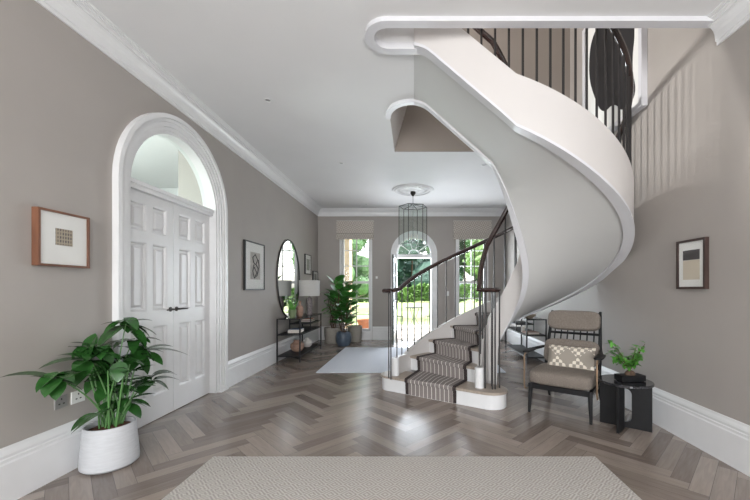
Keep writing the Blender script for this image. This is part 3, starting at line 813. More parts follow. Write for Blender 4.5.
for pts in ([(5.2, 1.72), (5.28, 1.77), (5.36, 1.70), (5.30, 1.62), (5.22, 1.65), (5.2, 1.72)], [(5.24, 1.62), (5.2, 1.52), (5.25, 1.42), (5.34, 1.46), (5.38, 1.56), (5.31, 1.62)], [(5.25, 1.58), (5.33, 1.50), (5.28, 1.45)], [(5.38, 1.7), (5.41, 1.6), (5.36, 1.5)]):
    m.tube([(xs+.001, y-.07, z) for y, z in pts], .008, 6)
m.build('ink_drawing', M['blackframe'], t)
t, o, xs, s = picture('framed_print', 'dark-framed small print on the far left wall just beyond the round mirror', -1, 7.62, 8.05, 1.59, 2.03, M['blackframe'], .016, .03)
MB(o).box(xs-.0006, xs+.0006, 7.73, 7.95, 1.68, 1.93).build('print_image', mat('green_grey_print', (150, 156, 146), .9, noise=.3, nscale=25), t)
t, o, xs, s = picture('framed_print', 'lowest small framed print on the left wall, nearest the back corner', -1, 8.22, 8.62, 1.36, 1.69, M['blackframe'], .016, .03)
MB(o).box(xs-.0006, xs+.0006, 8.32, 8.52, 1.43, 1.62).build('print_image', mat('grey_print', (140, 140, 134), .9, noise=.3, nscale=25), t)
t, o, xs, s = picture('framed_print', 'dark-framed black and beige block print alone on the right wall', 1, 2.69, 2.985, 1.254, 1.655, M['darkframe'], .018, .035)
MB(o).box(xs-.0006, xs+.0006, 2.752, 2.922, 1.49, 1.57).build('dark_block', mat('charcoal_ink', (64, 60, 62), .8), t)
MB(o).box(xs-.0006, xs+.0006, 2.752, 2.922, 1.33, 1.488).build('beige_block', mat('beige_ink', (200, 190, 172), .8), t)
# mirror
mr = thing('round_mirror', 'large round black-rimmed mirror on the left wall above the console', 'mirror', (XL, 6.66, 1.46)); o = mr.location
rx, rz_ = .585, .725
m = MB(); m.tube([(.016, rx*cos(2*pi*i/64), rz_*sin(2*pi*i/64)) for i in range(65)], .016, 8); m.build('rim', M['blackframe'], mr, smooth=True)
m = MB(); m.prism([(rx*cos(2*pi*i/64), rz_*sin(2*pi*i/64)) for i in range(64)], [], lambda u, v, d: (d, u, v), .002, .014); m.build('mirror_glass', M['mirror'], mr)

# ------------------------------------------------------------------ rugs
def rug(name, label, x0, x1, y0, y1, m):
    r = MB((x0, y0, 0)); r.box(x0, x1, y0, y1, .001, .012); o = r.build(name, m, None, bevel=.004); o.location = (x0, y0, 0)
    return tag(o, label, 'rug')
rug('area_rug', 'large beige diamond-weave rug in the foreground nearest the camera', -1.49, 1.345, .25, 2.6, M['rug'])
rug('hall_rug', 'pale blue-grey rug lying before the garden door beyond the stairs', -1.47, 1.38, 5.24, 7.5, M['rug2'])

# ------------------------------------------------------------------ console tables
def console(x0, x1, y0, y1, label, group):
    t = thing('console_table', label, 'console table', ((x0+x1)/2, y0, 0), 0, group); o = t.location; r = .011
    for x in (x0, x1):
        for y in (y0, y1): MB(o).box(x-r, x+r, y-r, y+r, 0, .75).build('leg', M['blackmetal'], t)
    m = MB(o)
    for z in (.74, .47, .10):
        for x in (x0, x1): m.box(x-r*.8, x+r*.8, y0, y1, z-r*.8, z+r*.8)
        for y in (y0, y1): m.box(x0, x1, y-r*.8, y+r*.8, z-r*.8, z+r*.8)
    ym = y0+(y1-y0)*.45
    for x in (x0, x1): m.box(x-r*.7, x+r*.7, ym-r*.7, ym+r*.7, .47, .74)
    m.box(x0, x1, ym-r*.7, ym+r*.7, .6-r*.7, .6+r*.7)
    for x in (x0, x1): m.box(x-r*.7, x+r*.7, ym, y1, .6-r*.7, .6+r*.7)
    m.build('frame', M['blackmetal'], t)
    MB(o).box(x0+.01, x1-.01, y0+.01, y1-.01, .742, .75).build('glass_top', M['smoke'], t)
    MB(o).box(x0+.01, x1-.01, y0+.01, y1-.01, .472, .48).build('shelf', M['blackwood'], t)
    MB(o).box(x0+.01, x1-.01, ym+.01, y1-.01, .602, .608).build('shelf', M['blackwood'], t)
    MB(o).box(x0+.01, x1-.01, y0+.01, y1-.01, .102, .112).build('shelf', M['blackwood'], t)
    return t
M['smoke'] = glass_mat('smoked_glass', (.35, .35, .36), .10)
CG = 'black metal console tables'
console(-2.345, -1.955, 6.0, 7.35, 'black metal console with shelves under the round mirror', CG)
console(1.90, 2.225, 5.9, 7.25, 'black metal console behind the stairs against the right wall', CG)
# on left console
X0 = -2.15
v = thing('table_lamp', 'table lamp with pale drum shade on the console under the mirror', 'lamp', (-2.09, 7.0, .75))
MB().lathe([(.055, 0), (.06, .02), (.05, .06), (.056, .12), (.062, .22), (.05, .32), (.02, .35), (.012, .40)], n=20).build('base', M['ceramic'], v, smooth=True)
m = MB(); prof_ = [(.195, .37), (.205, .68), (.2, .68), (.19, .37), (.195, .37)]; m.lathe(prof_[:-1], n=32); m.f = [f for f in m.f if len(f) == 4]; m.build('lamp_shade', M['shade'], v, smooth=True)
tag(MB((0, 0, 0)).lathe([(.035, 0), (.06, .03), (.068, .12), (.06, .18), (.03, .205), (.022, .22), (.02, .27), (.03, .285), (.026, .285)], n=24).build('bottle_vase', M['terra'], None, smooth=True), 'brown stoneware bottle vase between cactus plant and lamp on the console', 'vase').location = (-2.12, 6.5, .751)
v = thing('potted_cactus', 'small green upright potted plant on the near end of the console', 'plant', (-2.16, 6.22, .751))
MB().lathe([(.05, 0), (.065, .05), (.075, .14), (.068, .14), (.066, .125)], n=20).build('pot', mat('olive_glaze', (110, 124, 92), .35, noise=.2), v, smooth=True)
m = MB(); random.seed(5)
for k in range(16):
    a_ = 2.4*k; r_ = .012+.03*random.random(); m.leaf((r_*cos(a_), r_*sin(a_), .11), (cos(a_)*.35, sin(a_)*.35, 1), .15+.12*random.random(), .035, .25)
m.build('foliage', M['leaf3'], v, smooth=True)
tag(MB().lathe([(.05, 0), (.085, .02), (.125, .08), (.12, .14), (.07, .18), (.06, .20), (.065, .21), (.055, .21)], n=28).build('round_vase', M['terra'], None, smooth=True), 'round brown stoneware pot on the bottom shelf of the left console', 'vase').location = (-2.14, 6.42, .112)
tag(MB().lathe([(.05, 0), (.09, .04), (.10, .09), (.07, .14), (.03, .16), (.035, .19), (.028, .19)], n=28).build('small_vase', M['whitecer'], None, smooth=True), 'white ceramic vase on the bottom shelf of the left console', 'vase').location = (-2.12, 6.95, .112)
def book(x, y, z, w, d, h, rot, cm, label, grp):
    b = thing('book', label, 'book', (x, y, z), rot, grp)
    c = MB(); c.box(-w/2, w/2, -d/2, d/2, 0, .003); c.box(-w/2, w/2, -d/2, d/2, h-.003, h); c.box(-w/2, -w/2+.003, -d/2, d/2, 0, h); c.build('cover', cm, b)
    MB().box(-w/2+.003, w/2-.004, -d/2+.004, d/2-.004, .003, h-.003).build('pages', M['paper'], b)
book(-2.14, 6.35, .481, .22, .30, .03, .1, M['paper'], 'pale book lying at the bottom of the stack on the middle console shelf', 'books on the left console')
book(-2.14, 6.35, .512, .20, .27, .025, -.05, M['navy'], 'blue book lying on top of the pale book on the middle console shelf', 'books on the left console')
book(-2.13, 7.05, .609, .2, .28, .03, 0, M['blackframe'], 'dark book under the orange one on the upper console shelf', 'books on the left console')
book(-2.13, 7.05, .64, .19, .26, .03, .08, M['orange'], 'orange book on the upper shelf below the table lamp', 'books on the left console')
# on right console
for x, y, r_, lab in ((2.0, 6.02, .10, 'wide stone bowl, rear right one of two on the console behind the chair'), (2.06, 6.35, .09, 'smaller stone bowl, further of two on the console behind the chair')):
    tag(MB().lathe([(.03, 0), (.035, .01), (r_*.8, .035), (r_, .07), (r_-.008, .07), (r_*.7, .04), (.02, .018)], n=28).build('bowl', M['bowl'], None, smooth=True), 'pale stone bowl on the right console, '+('nearest the armchair' if r_ == .10 else 'farther from the armchair'), 'bowl', 'bowls on the right console').location = (x, y, .751)
book(2.04, 6.12, .481, .2, .26, .035, .1, M['terra'], 'brown book on the middle shelf of the right console', None)
tag(MB().lathe([(.03, 0), (.036, .01), (.036, .09), (.03, .1)], n=16).build('candle_jar', M['whitecer'], None, smooth=True), 'small white jar on the right console shelf behind the chair', 'jar').location = (1.97, 6.32, .481)

# ------------------------------------------------------------------ sockets and switches
def plate(name, x, y, z, w, h, axis, mt, label, cat, grp=None, rock=True):
    t = thing(name, label, cat, (x, y, z), 0, grp)
    if axis == 'x': MB().box(0, .008, -w/2, w/2, -h/2, h/2).build('plate', mt, t, bevel=.002)
    else: MB().box(-w/2, w/2, -.008, 0, -h/2, h/2).build('plate', mt, t, bevel=.002)
    m = MB()
    if axis == 'x':
        for yy, zz, a_, b_ in ((0, .02, .008, .012), (-.015, -.012, .012, .008), (.015, -.012, .012, .008)): m.box(.007, .0095, yy-a_/2, yy+a_/2, zz-b_/2, zz+b_/2)
        m.build('pin_slots', M['blackframe'], t)
    else:
        m.box(-.012, .012, -.013, -.007, -.018, .018); m.build('rocker', M['plastic'], t)
plate('wall_socket', XL, 2.365, .49, .085, .085, 'x', M['brass'], 'steel wall socket behind the potted plant, the left of two', 'socket', 'sockets behind the plant')
plate('wall_socket', XL, 2.485, .49, .10, .085, 'x', M['plastic'], 'pale wall socket behind the potted plant, the one nearer the doors', 'socket', 'sockets behind the plant')
plate('light_switch', .83, YB, 1.15, .08, .12, 'y', M['plastic'], 'white light switch on the back wall right of the garden door', 'light switch')
plate('thermostat', -.93, YB, 1.55, .05, .06, 'y', M['plastic'], 'tiny white wall control between left window and garden door', 'wall control')

# ------------------------------------------------------------------ near plant
pt = thing('potted_plant', 'large leafy plant in a round pale stone pot beside the double doors', 'plant', (-2.17, 2.5, 0))
MB().lathe([(.135, 0), (.15, .004), (.166, .02), (.168, .05), (.163, .12), (.156, .2), (.147, .285), (.143, .295), (.135, .295), (.132, .25)], n=40).build('pot', M['stone'], pt, smooth=True)
m = MB(); m.lathe([(.02, .255), (.133, .255), (.13, .262), (.08, .275), (.03, .28)], n=24); m.build('soil', M['soil'], pt, smooth=True)
def W3(x, y, Y): return V(((x-HX)*Y/F, Y, EH+(HY-y)*Y/F))
random.seed(11)
sm = MB(pt.location); lm = MB(pt.location)
#  tip pixel, Y, list of leaf tips in pixels
tips = [((126, 324), 2.62, [((103, 322), 2.55), ((150, 318), 2.7), ((156, 332), 2.75), ((98, 345), 2.45), ((145, 345), 2.75)]),
        ((90, 360), 2.38, [((38, 363), 2.2), ((70, 345), 2.5), ((110, 345), 2.45), ((108, 372), 2.5), ((74, 385), 2.25), ((60, 352), 2.32), ((95, 338), 2.4)]),
        ((58, 380), 2.12, [((7, 371), 1.98), ((42, 376), 2.1), ((85, 368), 2.3), ((80, 388), 2.2)]),
        ((140, 352), 2.8, [((188, 350), 3.05), ((170, 343), 2.9), ((120, 343), 2.6), ((162, 362), 2.8), ((130, 368), 2.6)]),
        ((152, 380), 2.85, [((178, 377), 3.0), ((130, 374), 2.7), ((168, 388), 2.9), ((140, 392), 2.7)]),
        ((112, 385), 2.55, [((88, 378), 2.4), ((137, 378), 2.7), ((128, 398), 2.6), ((98, 400), 2.4)]),
        ((85, 372), 2.6, [((62, 358), 2.5), ((110, 362), 2.6), ((70, 392), 2.5), ((98, 390), 2.6)]),
        ((125, 403), 2.6, [((146, 405), 2.7), ((108, 412), 2.5), ((140, 416), 2.6)]),
        ((100, 350), 2.5, [((75, 340), 2.4), ((122, 338), 2.6), ((118, 362), 2.55), ((86, 358), 2.35)]),
        ((108, 366), 2.66, [((92, 352), 2.6), ((128, 352), 2.7), ((124, 378), 2.7), ((100, 384), 2.6)]),
        ((98, 412), 2.42, [((72, 428), 2.3), ((112, 402), 2.5)]),
        ((120, 360), 2.45, [((104, 350), 2.35), ((140, 362), 2.5), ((118, 380), 2.4)]),
        ((84, 352), 2.5, [((66, 345), 2.4), ((92, 336), 2.55), ((104, 360), 2.55)]),
        ((134, 340), 2.75, [((160, 338), 2.85), ((114, 344), 2.7), ((150, 352), 2.8)])]
for (tp, Y, ls) in tips:
    p = W3(tp[0], tp[1], Y); p.x = max(p.x, -2.33)
    b0 = V((-2.17+random.uniform(-.05, .05), 2.5+random.uniform(-.05, .05), .26))
    mid = b0.lerp(p, .5)+V((0, 0, .08)); mid.x = b0.x*.6+p.x*.4; mid.y = b0.y*.6+p.y*.4
    pts = [b0*(1-t)**2+mid*2*t*(1-t)+p*t**2 for t in [i/10 for i in range(11)]]
    sm.tube(pts, [.0062-.003*i/10 for i in range(11)], 6)
    for (lt, LY) in ls:
        q = W3(lt[0], lt[1], LY); q.x = max(q.x, -2.34); d = q-p; L = d.length
        L = max(.13, min(L, .42)); pb = p+d.normalized()*.01
        lm.leaf(pb, d.normalized()+V((0, 0, .3)), L*1.06, min(.15, L*.5+.03), droop=.8, n=7, fold=.15, tip=.8)
for (tp, Y, ls) in tips[:10]+tips[12:]:
    p = W3(tp[0], tp[1], Y); p.x = max(p.x, -2.3)
    for k in range(6):
        a_ = random.uniform(-2.2, 2.2); lm.leaf(p+V((0, 0, random.uniform(-.03, .05))), (max(-.1 if p.x < -2.2 else -1, cos(a_)), sin(a_)-.2, random.uniform(-.5, .7)), random.uniform(.13, .2), random.uniform(.07, .095), 1.1, n=6, tip=.8)
# low leaf lying over the pot rim
lm.leaf(W3(112, 408, 2.38), W3(72, 432, 2.25)-W3(112, 408, 2.38)+V((0, 0, .05)), .24, .10, droop=.5, n=7)
for k in range(12):
    a_ = random.random()*6.28; r_ = .03+.06*random.random(); b0 = V((-2.17+r_*cos(a_), 2.5+r_*sin(a_), .26)); hh = .18+.3*random.random()
    e_ = b0+V((cos(a_)*.08, sin(a_)*.08, hh)); sm.tube([b0, b0.lerp(e_, .5)+V((0, 0, .01)), e_], [.007, .006, .004], 6)
    for j in range(2):
        a2 = a_+random.uniform(-1.2, 1.2); dd = V((abs(cos(a2))*.8, sin(a2), .35))
        lm.leaf(e_, dd, .12+.06*random.random(), .06, .5)
sm.build('stem', M['stem'], pt, smooth=True); lm.build('foliage', M['leaf'], pt, smooth=True)

# ------------------------------------------------------------------ fig and companions by the window
def bushy(name, label, loc, potprof, potm, height, nleaf, L, Wd, spread, lmat, seed, z0, nst=4, droop=.5, zlo=.25):
    random.seed(seed); t = thing(name, label, 'plant', loc)
    MB().lathe(potprof, n=28).build('pot', potm, t, smooth=True)
    sm = MB(); lm = MB()
    r0 = potprof[-1][0]; MB().lathe([(.01, z0-.02), (r0, z0-.02), (r0*.6, z0-.01), (.01, z0-.005)], n=16).build('soil', M['soil'], t, smooth=True)
    for k in range(nst):
        a_ = 6.28*k/nst+.5; b0 = V((.03*cos(a_), .03*sin(a_), z0-.02)); e_ = V((spread*.45*cos(a_), spread*.45*sin(a_), height*(.8+.2*random.random())))
        pts = [b0.lerp(e_, i/8)+V((.02*sin(i*1.7+k), .02*cos(i*1.3+k), 0)) for i in range(9)]
        sm.tube(pts, [.014-.001*i for i in range(9)], 6)
        for j in range(nleaf//nst):
            u = zlo+(1-zlo)*(j+random.random())/(nleaf//nst); p = b0.lerp(e_, min(1, u)); a2 = 2.4*j+random.random()
            el = (.35+1.3*u*random.random()) if name == 'fiddle_leaf_fig' else .25+.9*u*random.random()
            d = V((cos(a2), sin(a2), el))
            ww = spread*random.uniform(.1, .6)
            q = p+V((cos(a2), sin(a2), .3))*ww*.4
            sm.tube([p, q], .004, 5, cap=False)
            lm.leaf(q, d, L*random.uniform(.7, 1.15), Wd*random.uniform(.8, 1.1), droop, n=6, fold=.15, tip=.55)
    sm.build('stem', M['bark'], t, smooth=True); lm.build('foliage', lmat, t, smooth=True)
    return t
bushy('fiddle_leaf_fig', 'tall broad-leaved fig in a dark blue-grey pot by the left window', (-1.56, 7.75, 0),
      [(.09, 0), (.12, .01), (.165, .10), (.175, .2), (.15, .3), (.14, .315), (.13, .315), (.128, .29)], M['bluepot'], 1.45, 95, .27, .21, .5, M['leaf2'], 4, .3, nst=5, droop=.35, zlo=.12)
bushy('arching_plant', 'light green arching plant in a tall grey pot between console and fig', (-1.90, 8.22, 0),
      [(.17, 0), (.18, .01), (.2, .2), (.205, .36), (.195, .36), (.19, .33)], M['wicker'], 1.2, 50, .24, .085, .26, M['leaf3'], 9, .34, nst=5, droop=1.0, zlo=.3)
tag(MB().lathe([(.14, 0), (.15, .01), (.165, .2), (.17, .38), (.16, .38), (.155, .1)], n=28).build('tall_planter', M['wicker'], None, smooth=True), 'tall grey fibre planter on the floor behind the blue-grey fig pot', 'planter').location = (-1.42, 8.42, 0)

# ------------------------------------------------------------------ armchair
ch = thing('armchair', 'brown tweed armchair with black wooden frame beside the stairs', 'armchair', (1.62, 3.70, 0), R(-36))
lean = lambda z: .16+(z-.27)*.34
for sx in (-1, 1):
    MB().tube([(sx*.285, -.36, 0), (sx*.275, -.34, .29)], [.013, .024], 10).build('leg', M['blackwood'], ch, smooth=True)
    MB().tube([(sx*.275, .36, 0), (sx*.265, .17, .29)], [.013, .024], 10).build('leg', M['blackwood'], ch, smooth=True)
    MB().tube([(sx*.275, lean(.25), .25), (sx*.27, lean(.6), .6), (sx*.255, lean(1.0), 1.0)], [.022, .02, .014], 10).build('back_post', M['blackwood'], ch, smooth=True)
    m = MB(); x = sx*.335
    m.sup((x, -.20, .605), (.085, .27, .025), .5, nu=24); m.tube([(x, -.08, .603), (sx*.275, lean(.6), .60)], [.018, .014], 8); m.build('armrest', M['blackwood'], ch, smooth=True)
    m = MB(); m.tube([(x, -.27, .595), (x, -.34, .59), (x, -.365, .565), (x, -.365, .28), (x, -.345, .235), (x, -.31, .225), (x*.85, -.1, .225), (x*.82, .12, .235)], .0085, 8); m.build('bronze_loop', M['bronze'], ch, smooth=True)
m = MB(); m.box(-.30, .30, -.36, -.325, .245, .295); m.box(-.28, .28, .14, .175, .245, .295)
for sx in (-1, 1): m.box(sx*.275-.016, sx*.275+.016, -.33, .15, .25, .29)
m.build('seat_frame', M['blackwood'], ch, bevel=.006)
m = MB(); m.tube([(-.27, lean(.75), .755), (.27, lean(.75), .755)], .014, 8); m.tube([(-.257, lean(.98), .975), (.257, lean(.98), .975)], .013, 8); m.tube([(-.272, lean(.34), .34), (.272, lean(.34), .34)], .014, 8); m.build('back_rail', M['blackwood'], ch, smooth=True)
for k in range(7):
    x = -.21+.07*k; MB().tube([(x, lean(.34), .34), (x*.96, lean(.97), .97)], .0075, 8).build('spindle', M['blackwood'], ch, smooth=True)
MB().sup((0, -.115, .365), (.60, .56, .155), .28, nu=40, nv=16, e2=.45).build('seat_cushion', M['tweed'], ch, smooth=True)
def leanM(z, off): return Matrix.Translation((0, lean(z)-off, z)) @ Matrix.Rotation(-R(19), 4, 'X')
MB().sup((0, 0, 0), (.56, .11, .28), .3, M=leanM(.56, .085), nu=40, nv=16, e2=.4).build('back_cushion', M['tweed'], ch, smooth=True)
MB().sup((0, 0, 0), (.545, .10, .22), .3, M=leanM(.90, .075), nu=40, nv=16, e2=.45).build('head_cushion', M['tweed'], ch, smooth=True)
rm = Matrix.Rotation(R(-36), 3, 'Z'); pc = V((1.62, 3.70, 0))+rm @ V((.03, .015, .525))
pm = MB()
NN = 18; vs = []; fs = []
for sgn in (-1, 1):
    for i in range(NN+1):
        for j_ in range(NN+1):
            u, v_ = -1+2*i/NN, -1+2*j_/NN; th = (1-u**4)**.6*(1-v_**4)**.6 if abs(u) < 1 and abs(v_) < 1 else 0
            pin = 1-.05*(1-abs(u)*abs(v_)); vs.append((u*.235*(1-.04*(1-v_*v_)), sgn*.06*th, v_*.13*(1-.06*(1-u*u))))
for s_ in (0, 1):
    b = s_*(NN+1)**2
    for i in range(NN):
        for j_ in range(NN): q = b+i*(NN+1)+j_; fs.append((q, q+1, q+NN+2, q+NN+1) if s_ else (q, q+NN+1, q+NN+2, q+1))
pm.add(vs, fs); po = pm.build('lumbar_pillow', M['pillow'], None, smooth=True); po.location = pc; po.rotation_euler = (R(-19), 0, R(-36))
tag(po, 'checked grey and cream pillow propped on the armchair seat', 'pillow')

# ------------------------------------------------------------------ side table with bonsai
st = thing('side_table', 'round black marble-topped side table with crossed panel base', 'side table', (1.925, 3.19, 0), 0)
MB().lathe([(.212, .40), (.221, .405), (.221, .42), (.216, .425)], n=48).build('table_top', M['marble'], st, smooth=True)
for an in (44, -38):
    pill = [(.052*cos(a_), .30+.052*sin(a_)) for a_ in [pi*i/12 for i in range(13)]]+[(.052*cos(a_), .1+.052*sin(a_)) for a_ in [pi+pi*i/12 for i in range(13)]]
    MR = Matrix.Rotation(R(an), 4, 'Z'); m = MB()
    m.prism([(-.205, 0), (.205, 0), (.205, .40), (-.205, .40)] if an < 0 else [(-.215, 0), (-.055, 0), (-.055, .40), (-.215, .40)], [pill] if an < 0 else [], lambda u, v, d: MR @ V((u, d, v)), -.011, .011); m.build('base_panel', M['blackwood'], st)
bo = thing('potted_bonsai', 'small leafy bonsai in a black rectangular pot on the side table', 'plant', (1.955, 3.17, .425), R(6))
m = MB(); m.box(-.115, .115, -.055, .055, .006, .055); m.box(-.10, .10, -.05, .05, 0, .006); m.build('pot', M['blackwood'], bo, bevel=.005)
m = MB(); m.sup((.0, 0, .05), (.09, .07, .09), .8, nu=12, nv=8); m.build('rock', M['bark'], bo)
random.seed(21); sm = MB(); lm = MB()
for k in range(11):
    a_ = k*2.4; ex = V((cos(a_)*.17*random.uniform(.5, 1.1)-.015, sin(a_)*.10, .17+.19*random.random()))+V((-.025, 0, 0)); b0 = V((0, 0, .09))
    sm.tube([b0, b0.lerp(ex, .5)+V((0, 0, .02)), ex], [.005, .003, .002], 5)
    for j in range(18):
        p = b0.lerp(ex, random.uniform(.35, 1.05)); d = V((random.uniform(-1, 1), random.uniform(-1, 1), random.uniform(-.4, .7)))
        lm.leaf(p, d, random.uniform(.045, .065), .032, .6, n=4, tip=.8)
sm.build('stem', M['bark'], bo, smooth=True); lm.build('foliage', M['leaf3'], bo, smooth=True)

# ------------------------------------------------------------------ garden
tag(MB().box(-8, 8, 9.01, 13.0, -.14, -.06).build('patio_paving', M['paving']), 'pale paving outside the open garden door', 'paving'); bpy.data.objects['patio_paving']['kind'] = 'structure'
g = MB().box(-40, 40, 9.01, 70, -.30, -.12).build('lawn', M['grass']); g['kind'] = 'structure'
g = MB().box(-7, 30, -30, YR-.2, -.30, -.12).build('drive_ground', M['paving']); g['kind'] = 'structure'
def tree(x, y, h, r, lmat, seed, label, trunk=.15, low=.1, n=3600, ls=.5, cone=False):
    random.seed(seed); t = thing('garden_tree', label, 'tree', (x, y, -.12), 0, 'trees beyond the lawn')
    MB().tube([(0, 0, 0), (.05, 0, h*.4), (0, 0, h*.85)], [trunk, trunk*.7, trunk*.2], 8).build('trunk', M['bark'], t, smooth=True)
    lm = MB(); lm.keep = True
    blobs = []
    for k in range(34):
        u = random.random(); z = h*(low+(1-low)*u)
        rr = r*((1-u)*.95+.1) if cone else r*sqrt(max(.05, 1-(2*u-.9)**2))*.8
        a_ = random.random()*6.28; blobs.append((V((cos(a_)*rr*.7, sin(a_)*rr*.7, z)), max(.3, rr*.5)))
    for c, br in blobs: lm.sup(c, (br*1.7, br*1.7, br*1.7), 1, nu=8, nv=6)
    for k in range(n):
        c, br = random.choice(blobs); d = V((random.gauss(0, 1), random.gauss(0, 1), random.gauss(0, 1))).normalized()
        p = c+d*br*random.uniform(.75, 1.05); a = V((random.gauss(0, 1), random.gauss(0, 1), random.gauss(0, .6))).normalized(); b = a.cross(d+V((.1, .2, .3))).normalized()
        s = ls*random.uniform(.5, 1); lm.add([p-a*s*.5, p-b*s*.25, p+a*s*.5, p+b*s*.25], [(0, 1, 2, 3)])
    lm.build('crown', lmat, t)
tree(-.3, 46, 14, 6.5, M['treeleaf2'], 1, 'dark blue-green conifer beyond the lawn, straight through the garden door', cone=True, low=.04, n=5200, ls=.8)
tree(7.5, 52, 15, 6.5, M['treeleaf'], 2, 'green tree right of the conifer, seen past the door jamb', low=.05)
tree(-6.4, 23, 7.5, 3, M['treeleaf3'], 3, 'bright green tree seen through the left window', low=.05)
tree(-2.9, 15.5, 4.2, 1.3, M['treeleaf'], 4, 'small nearer tree outside the left window', low=.2, n=1400, ls=.22)
tree(4.2, 16, 8, 2.1, M['treeleaf3'], 5, 'bright leafy tree seen through the right window', low=.03)
tree(10.5, 26, 10, 4, M['treeleaf'], 6, 'tall green tree far right beyond the right window', low=.05)
tree(-16, 46, 17, 8, M['treeleaf'], 7, 'tall green tree far left beyond the left window', low=.05)
h = MB(); h.keep = True; random.seed(31)
for k in range(9000):
    x = random.uniform(-24, 26); z = random.random()**.8*1.75; y = 37.5+random.uniform(-.5, .5)+.3*sin(x*2)
    p = V((x, y, -.12+z+.25*sin(x*1.3))); a = V((random.gauss(0, 1), random.gauss(0, 1), random.gauss(0, 1))).normalized(); b = a.cross(V((.3, .2, .9))).normalized(); s = .5
    h.add([p-a*s*.5, p-b*s*.3, p+a*s*.5, p+b*s*.3], [(0, 1, 2, 3)])
tag(h.build('hedge', M['treeleaf3']), 'low light green hedge across the far side of the lawn', 'hedge')
# stone pier outside the left window, terracotta planter
pr = thing('stone_pier', 'buff limestone porch pier outside the left window', 'pier', (-1.98, 9.75, -.1))
MB().box(-.22, .22, -.22, .22, 0, 2.9).build('shaft', M['limestone'], pr, bevel=.01); m = MB(); m.box(-.27, .27, -.27, .27, 0, .2); m.box(-.27, .27, -.27, .27, 2.8, 3.0); m.build('plinth_and_cap', M['limestone'], pr, bevel=.01)
tag(MB().lathe([(.15, 0), (.16, .02), (.24, .38), (.26, .4), (.26, .46), (.23, .46), (.2, .3)], n=24).build('terracotta_planter', M['brick'], None, smooth=True), 'terracotta planter on the paving outside the left window', 'planter').location = (-1.35, 9.9, -.06)
# bistro set
def gchair(x, y, rot, label):
    t = thing('garden_chair', label, 'garden chair', (x, y, -.06), rot, 'bistro chairs on the paving'); r = .008
    for sx in (-1, 1):
        for yy in (-.2, .2): MB().tube([(sx*.2, yy*1.1, 0), (sx*.18, yy, .44)], r, 6).build('leg', M['iron'], t)
    m = MB(); m.lathe([(.2, .43), (.21, .44), (.2, .45)], n=20); m.build('seat', M['iron'], t)
    m = MB(); m.tube([(-.18, .2, .44), (-.18, .25, .8), (-.1, .27, .92), (.1, .27, .92), (.18, .25, .8), (.18, .2, .44)], r, 6)
    for x_ in (-.07, .07): m.tube([(x_, .2, .45), (x_, .27, .92)], r*.7, 6)
    m.build('backrest', M['iron'], t)
gchair(-.60, 11.4, R(80), 'iron bistro chair on the left of the garden table outside the door')
gchair(.60, 11.5, R(-80), 'iron bistro chair on the right of the garden table outside the door')
t = thing('garden_table', 'round iron bistro table on paving outside the open door', 'table', (0, 11.6, -.06))
MB().lathe([(.29, .70), (.30, .71), (.29, .72)], n=28).build('table_top', M['iron'], t)
for k in range(3):
    a_ = k*2.094+.3; MB().tube([(.24*cos(a_), .24*sin(a_), 0), (.05*cos(a_), .05*sin(a_), .35), (.18*cos(a_), .18*sin(a_), .70)], .01, 6).build('leg', M['iron'], t)

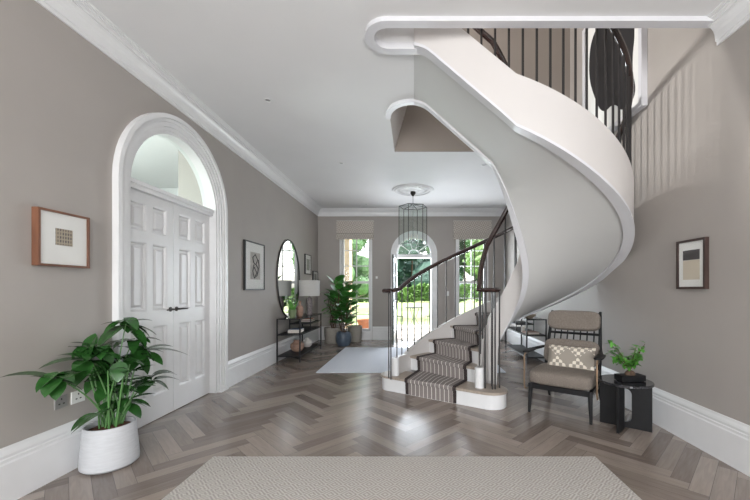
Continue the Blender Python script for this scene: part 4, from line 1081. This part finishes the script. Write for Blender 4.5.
# ------------------------------------------------------------------ light
w = bpy.data.worlds.new('World'); scn.world = w; w.use_nodes = True; nt = w.node_tree
bg = nt.nodes['Background']
sky = nt.nodes.new('ShaderNodeTexSky'); sky.sky_type = 'NISHITA'; sky.sun_disc = False; sky.sun_elevation = R(48); sky.sun_rotation = R(100); sky.air_density = 1.4; sky.dust_density = 3
hs = nt.nodes.new('ShaderNodeHueSaturation'); hs.inputs['Saturation'].default_value = .35
nt.links.new(sky.outputs[0], hs.inputs['Color']); nt.links.new(hs.outputs[0], bg.inputs[0]); bg.inputs[1].default_value = .9
def sun(d, e, col=(1, .96, .9)):
    l = bpy.data.lights.new('sun', 'SUN'); l.energy = e; l.angle = R(2); l.color = col
    o = bpy.data.objects.new('sun', l); COL.objects.link(o); o.rotation_euler = V(d).to_track_quat('-Z', 'Y').to_euler()
sun((.75, .1, -.9), 7)
def area(name, loc, d, sx, sy, e, col=(1, 1, 1)):
    l = bpy.data.lights.new(name, 'AREA'); l.shape = 'RECTANGLE'; l.size = sx; l.size_y = sy; l.energy = e; l.color = col
    o = bpy.data.objects.new(name, l); COL.objects.link(o); o.location = loc; o.rotation_euler = V(d).to_track_quat('-Z', 'Y').to_euler()
    o.visible_glossy = True
    return o
cool = (.84, .92, 1)
for x in (-1.2, 1.2):
    area('window_daylight', (x, YR-.01, 1.65), (0, 1, 0), 1.3, 2.2, 135, (.965, .985, 1))  # fill light added behind the camera, set at the invented rear openings
    area('upper_window_daylight', (x, YR-.01, 5.05), (0, 1, -.2), 1.3, 1.4, 10, (1, .99, .98))  # weak fill added upstairs at the unseen rear openings
    pass
area('back_window_daylight', (1.44, YB+.22, 1.42), (0, -1, -.1), .6, 2.2, 50, cool)
area('garden_door_daylight', (0, YB+.28, 1.2), (0, -1, -.15), .8, 2.1, 85, cool)
area('landing_window_daylight', (-2.3, 3.3, 5.0), (1, 0, -.45), .35, .6, 200, (1, .98, .95))
area('next_room_daylight', (-5.5, 3.0, 2.0), (1, .3, .5), 1.5, 1.5, 170, (.93, 1, .97))  # area light added to brighten the room behind the fanlight

cam = bpy.data.cameras.new('camera'); co = bpy.data.objects.new('camera', cam); COL.objects.link(co)
co.location = (0, 0, EH); co.rotation_euler = (pi/2, 0, 0)
cam.sensor_width = 36; cam.lens = 36*F/750; cam.shift_x = -(HX-375)/750; cam.shift_y = (HY-250)/750; cam.clip_start = .02; cam.clip_end = 300
scn.camera = co
vs_ = scn.view_settings; vs_.view_transform = 'Standard'; vs_.look = 'None'; vs_.gamma = 1; vs_.use_curve_mapping = False; vs_.exposure = .1
